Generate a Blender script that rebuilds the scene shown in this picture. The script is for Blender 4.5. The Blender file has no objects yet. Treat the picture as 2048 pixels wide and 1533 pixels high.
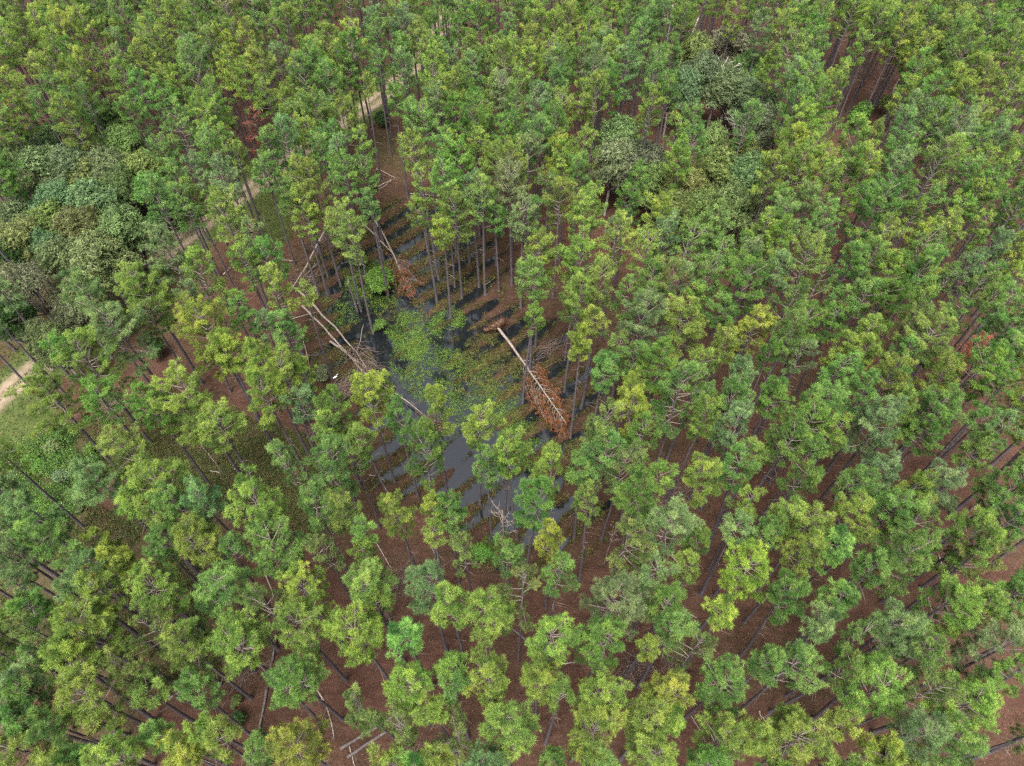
import bpy, math, random
import numpy as np
from mathutils import Vector, noise as mnoise
R_ = math.radians
# ---------------------------------------------------------------- camera, sky, sun, exposure
sc = bpy.context.scene
col = sc.collection
FPX, CX, CY, CAMH, PITCH = 1420.0, 1024.0, 766.5, 70.0, R_(54)
cam = bpy.data.objects.new('camera', bpy.data.cameras.new('camera'))
col.objects.link(cam); sc.camera = cam
cam.location = (0, 0, CAMH); cam.rotation_euler = (math.pi/2 - PITCH, 0, 0)
cam.data.sensor_width = 36; cam.data.lens = FPX/2048*36
cam.data.clip_start = 0.5; cam.data.clip_end = 6000
SUN_EL, SUN_ROT = R_(68), R_(-165)
w = bpy.data.worlds.new('World'); sc.world = w; w.use_nodes = True
wt = w.node_tree; bg = wt.nodes['Background']
sky = wt.nodes.new('ShaderNodeTexSky'); sky.sky_type = 'NISHITA'; sky.sun_disc = False
sky.sun_elevation = SUN_EL; sky.sun_rotation = SUN_ROT
sky.air_density = 1.0; sky.dust_density = 6.0; sky.ozone_density = 1.0
hs = wt.nodes.new('ShaderNodeHueSaturation'); hs.inputs['Saturation'].default_value = 0.4
wt.links.new(sky.outputs[0], hs.inputs['Color']); wt.links.new(hs.outputs[0], bg.inputs[0])
bg.inputs[1].default_value = 0.13
sun = bpy.data.objects.new('sun', bpy.data.lights.new('sun', 'SUN')); col.objects.link(sun)
sun.data.energy = 1.9; sun.data.angle = R_(25); sun.data.color = (1.0, .965, .9)
sdir = Vector((math.sin(SUN_ROT)*math.cos(SUN_EL), math.cos(SUN_ROT)*math.cos(SUN_EL), math.sin(SUN_EL)))
sun.rotation_euler = sdir.to_track_quat('Z', 'Y').to_euler()
sc.view_settings.view_transform = 'Standard'; sc.view_settings.look = 'None'
sc.view_settings.exposure = 1.6; sc.view_settings.gamma = 1
sc.cycles.max_bounces = 6; sc.cycles.diffuse_bounces = 3; sc.cycles.transmission_bounces = 3
sc.cycles.glossy_bounces = 2; sc.cycles.use_denoising = False; sc.cycles.filter_width = 1.4

# ---------------------------------------------------------------- helpers
cT, sT = math.cos(PITCH), math.sin(PITCH)
def at(px, py, h=0.0):                       # where a viewing direction meets the height h
    u, v = (px-CX)/FPX, (CY-py)/FPX
    d = np.array([u, cT + v*sT, -sT + v*cT]); t = (CAMH-h)/(-d[2])
    return np.array([d[0]*t, d[1]*t, h]), t
def proj(p):
    x, y, z = p[0], p[1], p[2]-CAMH
    dep = y*cT - z*sT; up = y*sT + z*cT
    return CX + FPX*x/dep, CY - FPX*up/dep, dep
def link(o, parent=None):
    col.objects.link(o)
    if parent is not None: o.parent = parent
    return o
def tag(o, label=None, cat=None, group=None, kind=None):
    if label: o['label'] = label
    if cat: o['category'] = cat
    if group: o['group'] = group
    if kind: o['kind'] = kind
    return o
def empty(name, loc, rz=0):
    o = bpy.data.objects.new(name, None); link(o); o.location = loc; o.rotation_euler = (0, 0, rz)
    o.empty_display_size = .3
    return o
class MB:                                    # mesh builder of triangles
    def __init__(s): s.V = []; s.F = []; s.T = []; s.M = []; s.n = 0
    def add(s, V, F, tone=.5, mat=0):
        V = np.asarray(V, float).reshape(-1, 3); F = np.asarray(F, int).reshape(-1, 3)
        s.V.append(V); s.F.append(F + s.n); s.n += len(V)
        s.T.append(np.broadcast_to(np.asarray(tone, float), (len(V),)).copy())
        s.M.append(np.full(len(F), mat, np.int32))
    def arrays(s): return np.concatenate(s.V), np.concatenate(s.F), np.concatenate(s.T), np.concatenate(s.M)
    def mesh(s, name, mats, smooth=False, tint=None):
        V, F, T, M = s.arrays(); me = bpy.data.meshes.new(name)
        me.vertices.add(len(V)); me.vertices.foreach_set('co', V.astype(np.float32).ravel())
        me.loops.add(F.size); me.loops.foreach_set('vertex_index', F.astype(np.int32).ravel())
        me.polygons.add(len(F)); me.polygons.foreach_set('loop_start', np.arange(0, F.size, 3, dtype=np.int32))
        me.polygons.foreach_set('material_index', M)
        if smooth: me.polygons.foreach_set('use_smooth', np.ones(len(F), bool))
        a = me.attributes.new('tone', 'FLOAT', 'POINT'); a.data.foreach_set('value', T.astype(np.float32))
        if tint is not None:
            a = me.attributes.new('tint', 'FLOAT_COLOR', 'POINT'); a.data.foreach_set('color', tint.astype(np.float32).ravel())
        for m in (mats if isinstance(mats, (list, tuple)) else [mats]): me.materials.append(m)
        me.update(calc_edges=True); me.validate(); return me
    def build(s, name, mats, parent=None, **k):
        return link(bpy.data.objects.new(name, s.mesh(name, mats, **k)), parent)
def nrm(a): return a/np.maximum(np.linalg.norm(a, axis=-1, keepdims=True), 1e-9)
def tube(mb, pts, rad, sides=6, tone=.5, mat=0, cap=True):
    pts = np.asarray(pts, float); n = len(pts); rad = np.broadcast_to(rad, (n,))
    tg = nrm(np.gradient(pts, axis=0)); ref = np.array([0, 0, 1.0]) if abs(tg[0][2]) < .8 else np.array([1.0, 0, 0])
    a = nrm(np.cross(tg, ref)); b = np.cross(tg, a)
    th = np.arange(sides)/sides*2*math.pi
    V = pts[:, None] + rad[:, None, None]*(np.cos(th)[None, :, None]*a[:, None] + np.sin(th)[None, :, None]*b[:, None])
    F = []
    for i in range(n-1):
        for j in range(sides):
            p, q, r, s = i*sides+j, i*sides+(j+1) % sides, (i+1)*sides+(j+1) % sides, (i+1)*sides+j
            F += [(p, q, r), (p, r, s)]
    V = V.reshape(-1, 3)
    if cap:
        V = np.vstack([V, pts[:1], pts[-1:]]); k = n*sides
        for j in range(sides):
            F.append((k, (j+1) % sides, j)); F.append((k+1, (n-1)*sides+j, (n-1)*sides+(j+1) % sides))
    mb.add(V, F, tone, mat)
def tufts(mb, C, A, n, L, W, rng, tone, spread=(12, 100), mat=0, shoot=.1):
    """bundles of needles round shoots: C centres, A axes (k,3)"""
    C = np.asarray(C, float); A = nrm(np.asarray(A, float)); k = len(C)
    th = np.radians(rng.uniform(spread[0], spread[1], (k, n))); ph = rng.uniform(0, 2*math.pi, (k, n))
    ref = np.where(np.abs(A[:, 2:3]) < .9, np.array([[0, 0, 1.0]]), np.array([[1.0, 0, 0]]))
    a = nrm(np.cross(A, ref)); b = np.cross(A, a)
    d = A[:, None]*np.cos(th)[..., None] + (a[:, None]*np.cos(ph)[..., None] + b[:, None]*np.sin(ph)[..., None])*np.sin(th)[..., None]
    st = C[:, None] + A[:, None]*(rng.uniform(-shoot, shoot, (k, n))[..., None])
    ln = L*rng.uniform(.75, 1.15, (k, n))[..., None]
    side = nrm(np.cross(d, rng.normal(size=(k, n, 3))))*W*.5
    e = st + d*ln; e[..., 2] -= .12*ln[..., 0]*np.sin(th)
    m = st + d*ln*.45
    V = np.stack([st, m-side, e, m+side], axis=2).reshape(-1, 3)
    i = np.arange(k*n)*4
    F = np.stack([np.stack([i, i+1, i+2], 1), np.stack([i, i+2, i+3], 1)], 1).reshape(-1, 3)
    t = np.repeat(np.asarray(tone, float)[:, None], n, 1) + rng.normal(0, .08, (k, n))
    mb.add(V, F, np.repeat(t.ravel(), 4), mat)
def leaves(mb, C, N, size, rng, tone, mat=0, asp=.6):
    """single leaves or leaf sprays: C centres, N normals"""
    k = len(C); N = nrm(N); a = nrm(np.cross(N, rng.normal(size=(k, 3)))); b = np.cross(N, a)
    s = size*rng.uniform(.6, 1.3, (k, 1))
    V = np.stack([C-a*s*.5, C-b*s*.5*asp, C+a*s*.5, C+b*s*.5*asp], 1).reshape(-1, 3)
    i = np.arange(k)*4
    F = np.stack([np.stack([i, i+1, i+2], 1), np.stack([i, i+2, i+3], 1)], 1).reshape(-1, 3)
    mb.add(V, F, np.repeat(np.broadcast_to(tone, (k,)), 4), mat)

# ---------------------------------------------------------------- materials
def newmat(name):
    m = bpy.data.materials.new(name); m.use_nodes = True; nt = m.node_tree
    for n in list(nt.nodes):
        if n.type != 'OUTPUT_MATERIAL': nt.nodes.remove(n)
    return m, nt, nt.nodes['Material Output']
def N(nt, t, **k):
    n = nt.nodes.new(t)
    for a, v in k.items():
        if a.startswith('i_'): n.inputs[a[2:].replace('_', ' ')].default_value = v
        else: setattr(n, a, v)
    return n
def foliage(name, src='object', base=None, trans=.35, hue=.03, val=.45):
    m, nt, out = newmat(name); L = nt.links
    if src == 'object': c = N(nt, 'ShaderNodeObjectInfo').outputs['Color']
    elif src == 'tint': c = N(nt, 'ShaderNodeAttribute', attribute_name='tint').outputs['Color']
    else:
        r = N(nt, 'ShaderNodeRGB'); r.outputs[0].default_value = (*base, 1); c = r.outputs[0]
    at_ = N(nt, 'ShaderNodeAttribute', attribute_name='tone')
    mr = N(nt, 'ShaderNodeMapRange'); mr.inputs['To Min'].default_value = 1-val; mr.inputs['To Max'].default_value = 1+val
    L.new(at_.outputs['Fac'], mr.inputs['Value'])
    mh = N(nt, 'ShaderNodeMapRange'); mh.inputs['To Min'].default_value = .5+hue; mh.inputs['To Max'].default_value = .5-hue
    L.new(at_.outputs['Fac'], mh.inputs['Value'])
    br = N(nt, 'ShaderNodeMapRange'); br.inputs['From Min'].default_value = -.3; br.inputs['From Max'].default_value = -.05; L.new(at_.outputs['Fac'], br.inputs['Value'])
    bx = N(nt, 'ShaderNodeMix', data_type='RGBA'); bx.inputs[6].default_value = (.20, .115, .05, 1); L.new(br.outputs[0], bx.inputs[0]); L.new(c, bx.inputs[7]); c = bx.outputs[2]
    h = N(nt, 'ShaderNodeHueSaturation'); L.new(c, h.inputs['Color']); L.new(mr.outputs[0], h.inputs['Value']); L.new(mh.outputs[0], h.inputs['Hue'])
    d = N(nt, 'ShaderNodeBsdfPrincipled', i_Roughness=.55); d.inputs['Specular IOR Level'].default_value = .25
    t = N(nt, 'ShaderNodeBsdfTranslucent'); mx = N(nt, 'ShaderNodeMixShader', i_Fac=trans)
    L.new(h.outputs[0], d.inputs['Base Color']); L.new(h.outputs[0], t.inputs['Color'])
    L.new(d.outputs[0], mx.inputs[1]); L.new(t.outputs[0], mx.inputs[2]); L.new(mx.outputs[0], out.inputs['Surface'])
    return m
def woody(name, c1, c2, scale=6, stretch=.25, rough=.85, bump=.4):
    m, nt, out = newmat(name); L = nt.links
    tc = N(nt, 'ShaderNodeTexCoord'); mp = N(nt, 'ShaderNodeMapping'); mp.inputs['Scale'].default_value = (1, 1, stretch)
    L.new(tc.outputs['Object'], mp.inputs['Vector'])
    n1 = N(nt, 'ShaderNodeTexNoise', i_Scale=scale, i_Detail=6, i_Roughness=.7); L.new(mp.outputs[0], n1.inputs['Vector'])
    cr = N(nt, 'ShaderNodeValToRGB'); cr.color_ramp.elements[0].color = (*c1, 1); cr.color_ramp.elements[1].color = (*c2, 1)
    cr.color_ramp.elements[0].position = .35; cr.color_ramp.elements[1].position = .65
    L.new(n1.outputs['Fac'], cr.inputs[0])
    p = N(nt, 'ShaderNodeBsdfPrincipled', i_Roughness=rough); p.inputs['Specular IOR Level'].default_value = .2
    b = N(nt, 'ShaderNodeBump', i_Strength=bump, i_Distance=.03); L.new(n1.outputs['Fac'], b.inputs['Height'])
    L.new(cr.outputs[0], p.inputs['Base Color']); L.new(b.outputs[0], p.inputs['Normal']); L.new(p.outputs[0], out.inputs['Surface'])
    return m
M_NEED = foliage('pine_needles', trans=.2, hue=.025, val=.6)
M_FAR = foliage('pine_needles_far', 'tint', trans=.22, hue=.025, val=.55)
M_LEAF = foliage('broad_leaves', trans=.22, hue=.012, val=.6)
M_TINT = foliage('low_plants', 'tint', trans=.25, hue=.03, val=.5)
M_BARK = woody('pine_bark', (.055, .046, .052), (.145, .122, .128), 9, .35)
M_LIMB = woody('pine_limb', (.13, .10, .085), (.24, .20, .175), 9, .5)
M_PALE = woody('weathered_wood', (.13, .098, .08), (.29, .245, .215), 5, .5)
M_SNAG = woody('bleached_wood', (.30, .26, .23), (.55, .51, .46), 5, .5)
M_GREY = woody('grey_log', (.07, .055, .052), (.17, .142, .13), 5, .5)
M_WHITE = woody('peeled_wood', (.19, .145, .115), (.42, .37, .31), 4, 1)
M_OAKB = woody('oak_bark', (.15, .135, .12), (.34, .315, .28), 6, .5)
M_SOIL = woody('root_soil', (.05, .028, .017), (.15, .085, .052), 12, 1, bump=1)
M_TWIG = woody('dead_twigs', (.10, .068, .053), (.22, .165, .135), 8, 1)

# ---------------------------------------------------------------- terrain
ROWA = R_(43); ru = np.array([math.cos(ROWA), math.sin(ROWA)]); rv = np.array([-ru[1], ru[0]])
ROWS = 2.78
ridge0 = at(937, 534)[0][:2] @ rv
def poly(pts): return np.array([at(x, y)[0][:2] for x, y in pts])
POND = poly([(735,415),(800,380),(900,380),(970,430),(1015,480),(1015,570),(1060,590),(1130,610),(1180,690),(1245,760),(1235,830),(1190,870),(1205,950),(1240,1000),(1235,1060),(1180,1110),(1090,1165),(1000,1150),(930,1125),(880,1010),(745,1015),(700,940),(690,860),(625,800),(605,680),(620,600),(600,520),(640,480),(700,465)])
DEEP = poly([(645,540),(760,550),(860,590),(950,650),(940,700),(1010,800),(1080,880),(1120,1000),(1165,1080),(1040,1120),(950,1010),(800,930),(750,850),(700,740),(665,620)])
def sdist(P, poly_):                          # signed distance, positive inside
    P = np.asarray(P, float); d = np.full(len(P), 1e9); ins = np.zeros(len(P), bool); n = len(poly_)
    for i in range(n):
        a, b = poly_[i], poly_[(i+1) % n]; ab = b-a
        t = np.clip(((P-a) @ ab)/(ab @ ab), 0, 1); d = np.minimum(d, np.hypot(*(P-a-t[:, None]*ab).T))
        c = (a[1] > P[:, 1]) != (b[1] > P[:, 1])
        xx = (b[0]-a[0])*(P[:, 1]-a[1])/((b[1]-a[1]) if abs(b[1]-a[1]) > 1e-9 else 1e-9)+a[0]
        ins ^= c & (P[:, 0] < xx)
    return np.where(ins, d, -d)
def sstep(x): x = np.clip(x, 0, 1); return x*x*(3-2*x)
_g = np.random.default_rng(5).normal(size=(256, 256))
def vnoise(P, s):                             # smooth value noise about -1..1
    q = np.asarray(P, float)*s + 57.3; i = np.floor(q).astype(int); f = q-i; f = f*f*(3-2*f)
    g = lambda a, b: _g[a % 256, b % 256]
    return ((g(i[:,0],i[:,1])*(1-f[:,0])+g(i[:,0]+1,i[:,1])*f[:,0])*(1-f[:,1]) + (g(i[:,0],i[:,1]+1)*(1-f[:,0])+g(i[:,0]+1,i[:,1]+1)*f[:,0])*f[:,1])
WATER = -0.30
def terrain(P):
    P = np.asarray(P, float).reshape(-1, 2)
    sp = sdist(P, POND) + 1.0*vnoise(P, .25); sd = sdist(P, DEEP) + 1.2*vnoise(P, .3)
    ph = (P @ rv - ridge0)/ROWS + .10*vnoise(P, .12)
    rid = np.cos(2*math.pi*ph)
    inn = sstep(sp/7)
    amp = .10 + .26*sstep(sp/5+.3)
    near = np.exp(-((P[:, 0]**2+(P[:, 1]-60)**2)/150.0**2))
    z = -inn*.37 + amp*rid*(.45+.55*near) - .42*sstep(sd/4+.1) + .05*vnoise(P, .5) + .03*vnoise(P, 1.7)
    rd = roaddist(P)[0]
    k = sstep(1-(rd-2.5)/3)
    return z*(1-k) + k*(.05 - .07*np.exp(-((rd-.85)/.35)**2))
ROAD = poly([(-330,1100),(-130,920),(0,797),(70,738),(165,665),(262,565),(390,460),(500,380),(595,310),(680,248),(757,198),(837,125),(880,60),(930,-30),(980,-110)])
def roaddist(P):
    P = np.asarray(P, float); d = np.full(len(P), 1e9); s = np.zeros(len(P)); acc = 0
    for i in range(len(ROAD)-1):
        a, b = ROAD[i], ROAD[i+1]; ab = b-a; l = np.linalg.norm(ab)
        t = np.clip(((P-a) @ ab)/(ab @ ab), 0, 1); q = np.hypot(*(P-a-t[:, None]*ab).T)
        s = np.where(q < d, acc+t*l, s); d = np.minimum(d, q); acc += l
    return d, s
HERB = poly([(140,850),(330,780),(520,840),(640,880),(720,980),(700,1060),(600,1080),(380,1010),(250,985)])
HERB2 = poly([(-160,1080),(200,1010),(420,1060),(520,1230),(430,1380),(200,1360),(-160,1400)])
THICK = poly([(-120,985),(30,900),(150,850),(215,940),(180,1010),(120,1060),(-120,1090)])
VERGE = poly([(500,400),(560,360),(590,380),(585,450),(560,500),(520,480)])
OPEN2 = poly([(0,830),(90,770),(120,790),(110,860),(-20,930),(-120,980),(-120,900)])
OAKZ = poly([(-60,260),(250,250),(330,400),(300,560),(190,660),(60,720),(-60,720)])
def ground_z(x, y): return float(terrain(np.array([[x, y]]))[0])
def axis(lo, hi, step, flo, fhi, fstep, far):
    a = list(np.arange(lo, flo, step)) + list(np.arange(flo, fhi, fstep)) + list(np.arange(fhi, hi+.1, step))
    return np.array([-far, -far*.4, lo-60] + a + [hi+60, far*.4, far])
xs = axis(-115, 115, .75, -34, 20, .28, 3000); ys = axis(-8, 190, .75, 18, 96, .28, 3000)
GX, GY = np.meshgrid(xs, ys); P = np.stack([GX.ravel(), GY.ravel()], 1)
GZ = terrain(P)
mb = MB(); nx, ny = len(xs), len(ys)
idx = np.arange(nx*ny).reshape(ny, nx)
a, b, c, d = idx[:-1,:-1].ravel(), idx[:-1,1:].ravel(), idx[1:,1:].ravel(), idx[1:,:-1].ravel()
rd, rs = roaddist(P)
nz = vnoise(P, .35)*.5 + vnoise(P, 1.1)*.35
sand = np.exp(-((rd-.95+.1*vnoise(P, .4))/.62)**2) + .35*np.exp(-(rd/1.2)**2); sand = np.clip(sand+.12*nz*(rd < 2), 0, 1)*(rd < 3.2)
grass = np.maximum.reduce([sstep((5.2-rd+1.1*nz)/2.0), sstep(sdist(P, VERGE)/2+.5+.4*nz), sstep(sdist(P, OPEN2)/2+.5+.4*nz)])
herb = np.clip(np.maximum.reduce([sstep(sdist(P, HERB)/3+.4+.6*nz), sstep(sdist(P, THICK)/2+.5), .85*sstep(sdist(P, HERB2)/3+.4+.9*nz), .6*sstep(sdist(P, OAKZ)/3+.3+.6*nz), .7*sstep(vnoise(P, .09)*.9-.55+.4*nz)]), 0, 1)
wet = np.clip(sstep(sdist(P, POND)/3+.9), 0, 1)
tint = np.stack([grass, sand, herb, wet], 1)
def ground_mat():
    m, nt, out = newmat('forest_floor'); L = nt.links
    A = N(nt, 'ShaderNodeAttribute', attribute_name='tint'); sep = N(nt, 'ShaderNodeSeparateColor'); L.new(A.outputs['Color'], sep.inputs[0])
    geo = N(nt, 'ShaderNodeNewGeometry')
    def noise(s, det=5, rough=.65, stretch=None):
        n = N(nt, 'ShaderNodeTexNoise', i_Scale=s, i_Detail=det, i_Roughness=rough)
        if stretch:
            mp = N(nt, 'ShaderNodeMapping'); mp.inputs['Rotation'].default_value = (0, 0, -ROWA); mp.inputs['Scale'].default_value = stretch
            L.new(geo.outputs['Position'], mp.inputs['Vector']); L.new(mp.outputs[0], n.inputs['Vector'])
        else: L.new(geo.outputs['Position'], n.inputs['Vector'])
        return n.outputs['Fac']
    def ramp(f, cols, pos):
        r = N(nt, 'ShaderNodeValToRGB'); e = r.color_ramp.elements
        while len(e) < len(cols): e.new(.5)
        for k, (c_, p_) in enumerate(zip(cols, pos)): e[k].color = (*c_, 1); e[k].position = p_
        L.new(f, r.inputs[0]); return r.outputs[0]
    def mix(f, a_, b_, t='MIX'):
        x = N(nt, 'ShaderNodeMix', data_type='RGBA', blend_type=t)
        for s, v in ((0, f), (6, a_), (7, b_)):
            if isinstance(v, (int, float)): x.inputs[s].default_value = v
            elif isinstance(v, tuple): x.inputs[s].default_value = (*v, 1)
            else: L.new(v, x.inputs[s])
        return x.outputs[2]
    fine = noise(5.0, 8, .75); mid = noise(.8, 6, .65); big = noise(.09, 4, .6); row = noise(.9, 5, .7, (.25, 1.6, 1))
    lit = ramp(fine, [(.016, .008, .006), (.068, .033, .022), (.175, .102, .074)], [.3, .52, .74])
    lit = mix(.55, lit, ramp(mid, [(.028, .014, .010), (.105, .052, .036)], [.3, .7]))
    lit = mix(.30, lit, ramp(row, [(.022, .011, .009), (.115, .062, .045)], [.35, .65]))
    lit = mix(ramp(big, [(0, 0, 0), (.55, .55, .55)], [.45, .72]), lit, ramp(fine, [(.035, .028, .015), (.11, .078, .045)], [.35, .65]))
    gr = mix(.5, ramp(fine, [(.025, .04, .011), (.075, .10, .028)], [.3, .7]), ramp(mid, [(.028, .045, .012), (.10, .12, .035)], [.3, .7]))
    sa = mix(.5, ramp(fine, [(.13, .095, .062), (.28, .215, .155)], [.3, .7]), ramp(mid, [(.15, .11, .07), (.30, .24, .175)], [.3, .7]))
    he = mix(.4, ramp(fine, [(.02, .022, .01), (.085, .075, .03)], [.35, .65]), ramp(mid, [(.03, .035, .015), (.1, .075, .04)], [.3, .7]))
    we = mix(ramp(mid, [(0, 0, 0), (.8, .8, .8)], [.4, .6]), ramp(fine, [(.010, .007, .005), (.05, .031, .02)], [.35, .68]), ramp(fine, [(.008, .009, .004), (.042, .04, .016)], [.35, .68]))
    x = mix(sep.outputs[2], lit, he)
    x = mix(A.outputs['Alpha'], x, mix(.55, we, lit)); x = mix(sep.outputs[0], x, gr); x = mix(sep.outputs[1], x, sa)
    # soaked mud near and under the water
    sx = N(nt, 'ShaderNodeSeparateXYZ'); L.new(geo.outputs['Position'], sx.inputs[0])
    mr = N(nt, 'ShaderNodeMapRange'); mr.inputs['From Min'].default_value = WATER-.1; mr.inputs['From Max'].default_value = WATER+.12
    L.new(sx.outputs[2], mr.inputs['Value']); x = mix(mr.outputs[0], mix(.75, x, (.012, .01, .008)), x)
    p = N(nt, 'ShaderNodeBsdfPrincipled', i_Roughness=.95); p.inputs['Specular IOR Level'].default_value = .1
    bp = N(nt, 'ShaderNodeBump', i_Strength=.7, i_Distance=.12); L.new(fine, bp.inputs['Height'])
    x = mix(ramp(noise(.33, 6, .7), [(0, 0, 0), (.55, .55, .55)], [.5, .66]), x, mix(.5, x, (.012, .008, .006)))
    L.new(x, p.inputs['Base Color']); L.new(bp.outputs[0], p.inputs['Normal']); L.new(p.outputs[0], out.inputs['Surface'])
    return m
mb.add(np.stack([P[:, 0], P[:, 1], GZ], 1), np.concatenate([np.stack([a, b, c], 1), np.stack([a, c, d], 1)]))
g = mb.build('ground', ground_mat(), smooth=True, tint=tint)
tag(g, 'rust brown pine litter floor with planting ridges and a two-rut sandy track', kind='structure')
def water_mat():
    m, nt, out = newmat('pond_water'); L = nt.links
    geo = N(nt, 'ShaderNodeNewGeometry')
    n = N(nt, 'ShaderNodeTexNoise', i_Scale=1.2, i_Detail=4); L.new(geo.outputs['Position'], n.inputs['Vector'])
    n2 = N(nt, 'ShaderNodeTexNoise', i_Scale=14, i_Detail=6, i_Roughness=.75); L.new(geo.outputs['Position'], n2.inputs['Vector'])
    r = N(nt, 'ShaderNodeValToRGB'); r.color_ramp.elements[0].position = .40; r.color_ramp.elements[0].color = (.003, .0035, .004, 1)
    r.color_ramp.elements[1].position = .66; r.color_ramp.elements[1].color = (.012, .014, .017, 1); L.new(n2.outputs['Fac'], r.inputs[0])
    p = N(nt, 'ShaderNodeBsdfPrincipled', i_Roughness=.05, i_IOR=1.75); L.new(r.outputs[0], p.inputs['Base Color'])
    b = N(nt, 'ShaderNodeBump', i_Strength=.06, i_Distance=.05); L.new(n.outputs['Fac'], b.inputs['Height']); L.new(b.outputs[0], p.inputs['Normal'])
    L.new(p.outputs[0], out.inputs['Surface']); return m
lo, hi = POND.min(0)-4, POND.max(0)+4
mb = MB(); mb.add([(lo[0], lo[1], WATER), (hi[0], lo[1], WATER), (hi[0], hi[1], WATER), (lo[0], hi[1], WATER)], [(0, 1, 2), (0, 2, 3)])
# only keep water where the ground pond is: a fan of the outline pushed out a little
cen = POND.mean(0)
tag(mb.build('water', water_mat()), 'dark slate-blue swamp pond water between flooded planting ridges', kind='structure')

# ---------------------------------------------------------------- pines
def pine_variant(k, R, L, H=21.0, sparse=0.0, nneed=50):
    rng = np.random.default_rng(100+k); tr = MB(); cr = MB(); H = 16.1+L*.5; gap = rng.uniform(0, 6.28)
    wob = rng.normal(0, .16, 2); ph = rng.uniform(0, 6, 2)
    def cxy(z): return np.array([wob[0]*math.sin(z*.16+ph[0]) - wob[0]*math.sin(ph[0]), wob[1]*math.sin(z*.13+ph[1]) - wob[1]*math.sin(ph[1])])
    zs = np.concatenate([[-.5, 0, .35], np.linspace(1.5, H-.2, 15)])
    rad = np.concatenate([[.30, .24, .19], np.interp(zs[3:], [1.5, H*.6, H-.2], [.17, .115, .02])])
    tube(tr, [(*cxy(z), z) for z in zs], rad, 8)
    for z in rng.uniform(H*.35, H-L, 7):                       # dead branch stubs
        az = rng.uniform(0, 6.28); l = rng.uniform(.3, 1.5); p0 = np.array([*cxy(z), z])
        tube(tr, [p0, p0+np.array([math.cos(az)*l*.5, math.sin(az)*l*.5, .05*l]), p0+np.array([math.cos(az)*l, math.sin(az)*l, -.05*l+rng.uniform(-.1, .2)])], [.025, .018, .008], 3, mat=1)
    C = []; A = []; T = []
    az0 = rng.uniform(0, 6.28); z = H-L; base_az = 0
    while z < H-.3:
        t = (z-(H-L))/L
        nb = int(rng.integers(3, 6)) if t < .8 else 3
        base_az += 1.1
        for q in range(nb):
            az = base_az + q*6.283/nb + rng.normal(0, .25)
            if rng.random() < .08+sparse+.45*(math.cos(az-gap+t*3) > .5): continue
            ln = R*np.interp(t, [0, .2, .5, .75, 1], [.72, 1.0, .95, .72, .3])*rng.uniform(.62, 1.18)*(1+.2*math.cos(az-az0))
            el = R_(np.interp(t, [0, 1], [4, 52]) + rng.normal(0, 7))
            zz = z+rng.normal(0, .15); p0 = np.array([*cxy(zz), zz]); dh = np.array([math.cos(az), math.sin(az), 0]); pe = np.array([-dh[1], dh[0], 0])
            S = np.array([0, .35, .7, 1.0]); bend = rng.normal(0, .12)
            pts = p0 + dh*(S*ln*math.cos(el))[:, None] + pe*(bend*ln*S*S)[:, None]; pts[:, 2] += S*ln*math.sin(el) + .18*ln*S**2.2
            r0 = .022+.014*ln
            tube(tr, pts, [r0, r0*.75, r0*.5, .012], 4, mat=1, cap=False)
            tip = rng.normal(.5, .2)
            def put(c, ax, s):
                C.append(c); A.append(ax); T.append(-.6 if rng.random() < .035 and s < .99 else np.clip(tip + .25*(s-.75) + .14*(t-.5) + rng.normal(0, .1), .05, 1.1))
            out = nrm((pts[3]-pts[2])); put(pts[3], out+np.array([0, 0, .55]), 1)
            put(pts[3]-out*.3+np.array([0, 0, .12])+rng.normal(0, .05, 3), out+np.array([0, 0, 1.2]), .95)
            nt_ = int(2.2+ln*2.6)
            for s in np.linspace(.38, .97, nt_):
                pb = np.array([np.interp(s, S, pts[:, i]) for i in range(3)])
                for sg in (-1, 1):
                    if rng.random() < .27+sparse*.6: continue
                    tl = rng.uniform(.28, .62)*(1.25-.55*s)*min(1.25, ln/1.6)
                    di = nrm(dh*rng.uniform(.35, .9)+pe*sg*rng.uniform(.6, 1.1)+np.array([0, 0, rng.uniform(.15, .75)]))
                    pt = pb+di*tl; tube(tr, [pb, pt], [.014, .008], 3, mat=1, cap=False)
                    put(pt, di+np.array([0, 0, .5]), s)
                    if tl > .48: put(pb+di*tl*.5+rng.normal(0, .04, 3), di*.5+np.array([0, 0, 1]), s-.1)
        z += rng.uniform(.52, .82)
    for dz in (0, -.25): C.append(np.array([*cxy(H), H+dz])); A.append(np.array([0, 0, 1.0])); T.append(.7)
    C = np.array(C); A = np.array(A); T = np.array(T)
    tufts(cr, C, A, nneed, .34, .022, rng, T, spread=(14, 88), shoot=.07)
    return tr, cr, (C, A, T)
SIZES = [(1.0, 3.4, .0), (1.5, 5.6, .02), (1.95, 6.9, .03), (2.4, 7.7, .04), (2.9, 8.1, .03), (1.9, 7.0, .24), (2.6, 7.8, .26)]
VAR = []; k = 0
for (R, L, spz) in SIZES:
    for j in range(5 if spz < .2 else 3):
        tr, cr, raw = pine_variant(k, R*(1+.05*j), L*(.9+.08*j), sparse=spz)
        VAR.append(dict(R=R*(1+.05*j), sp=spz > .2, tm=tr.mesh('trunk', [M_BARK, M_LIMB]), cm=cr.mesh('crown', M_NEED), tr=tr, raw=raw)); k += 1
print('pine variants', k, 'needle tris', sum(len(v['cm'].polygons) for v in VAR))
TONE = {k_: v_ for k_, v_ in {'y': (.150, .232, .042), 'g': (.106, .205, .046), 'd': (.088, .178, .032), 'b': (.122, .198, .070), 'Y': (.190, .258, .040), 's': (.135, .205, .055), 'r': (.33, .115, .06)}.items()}
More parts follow.
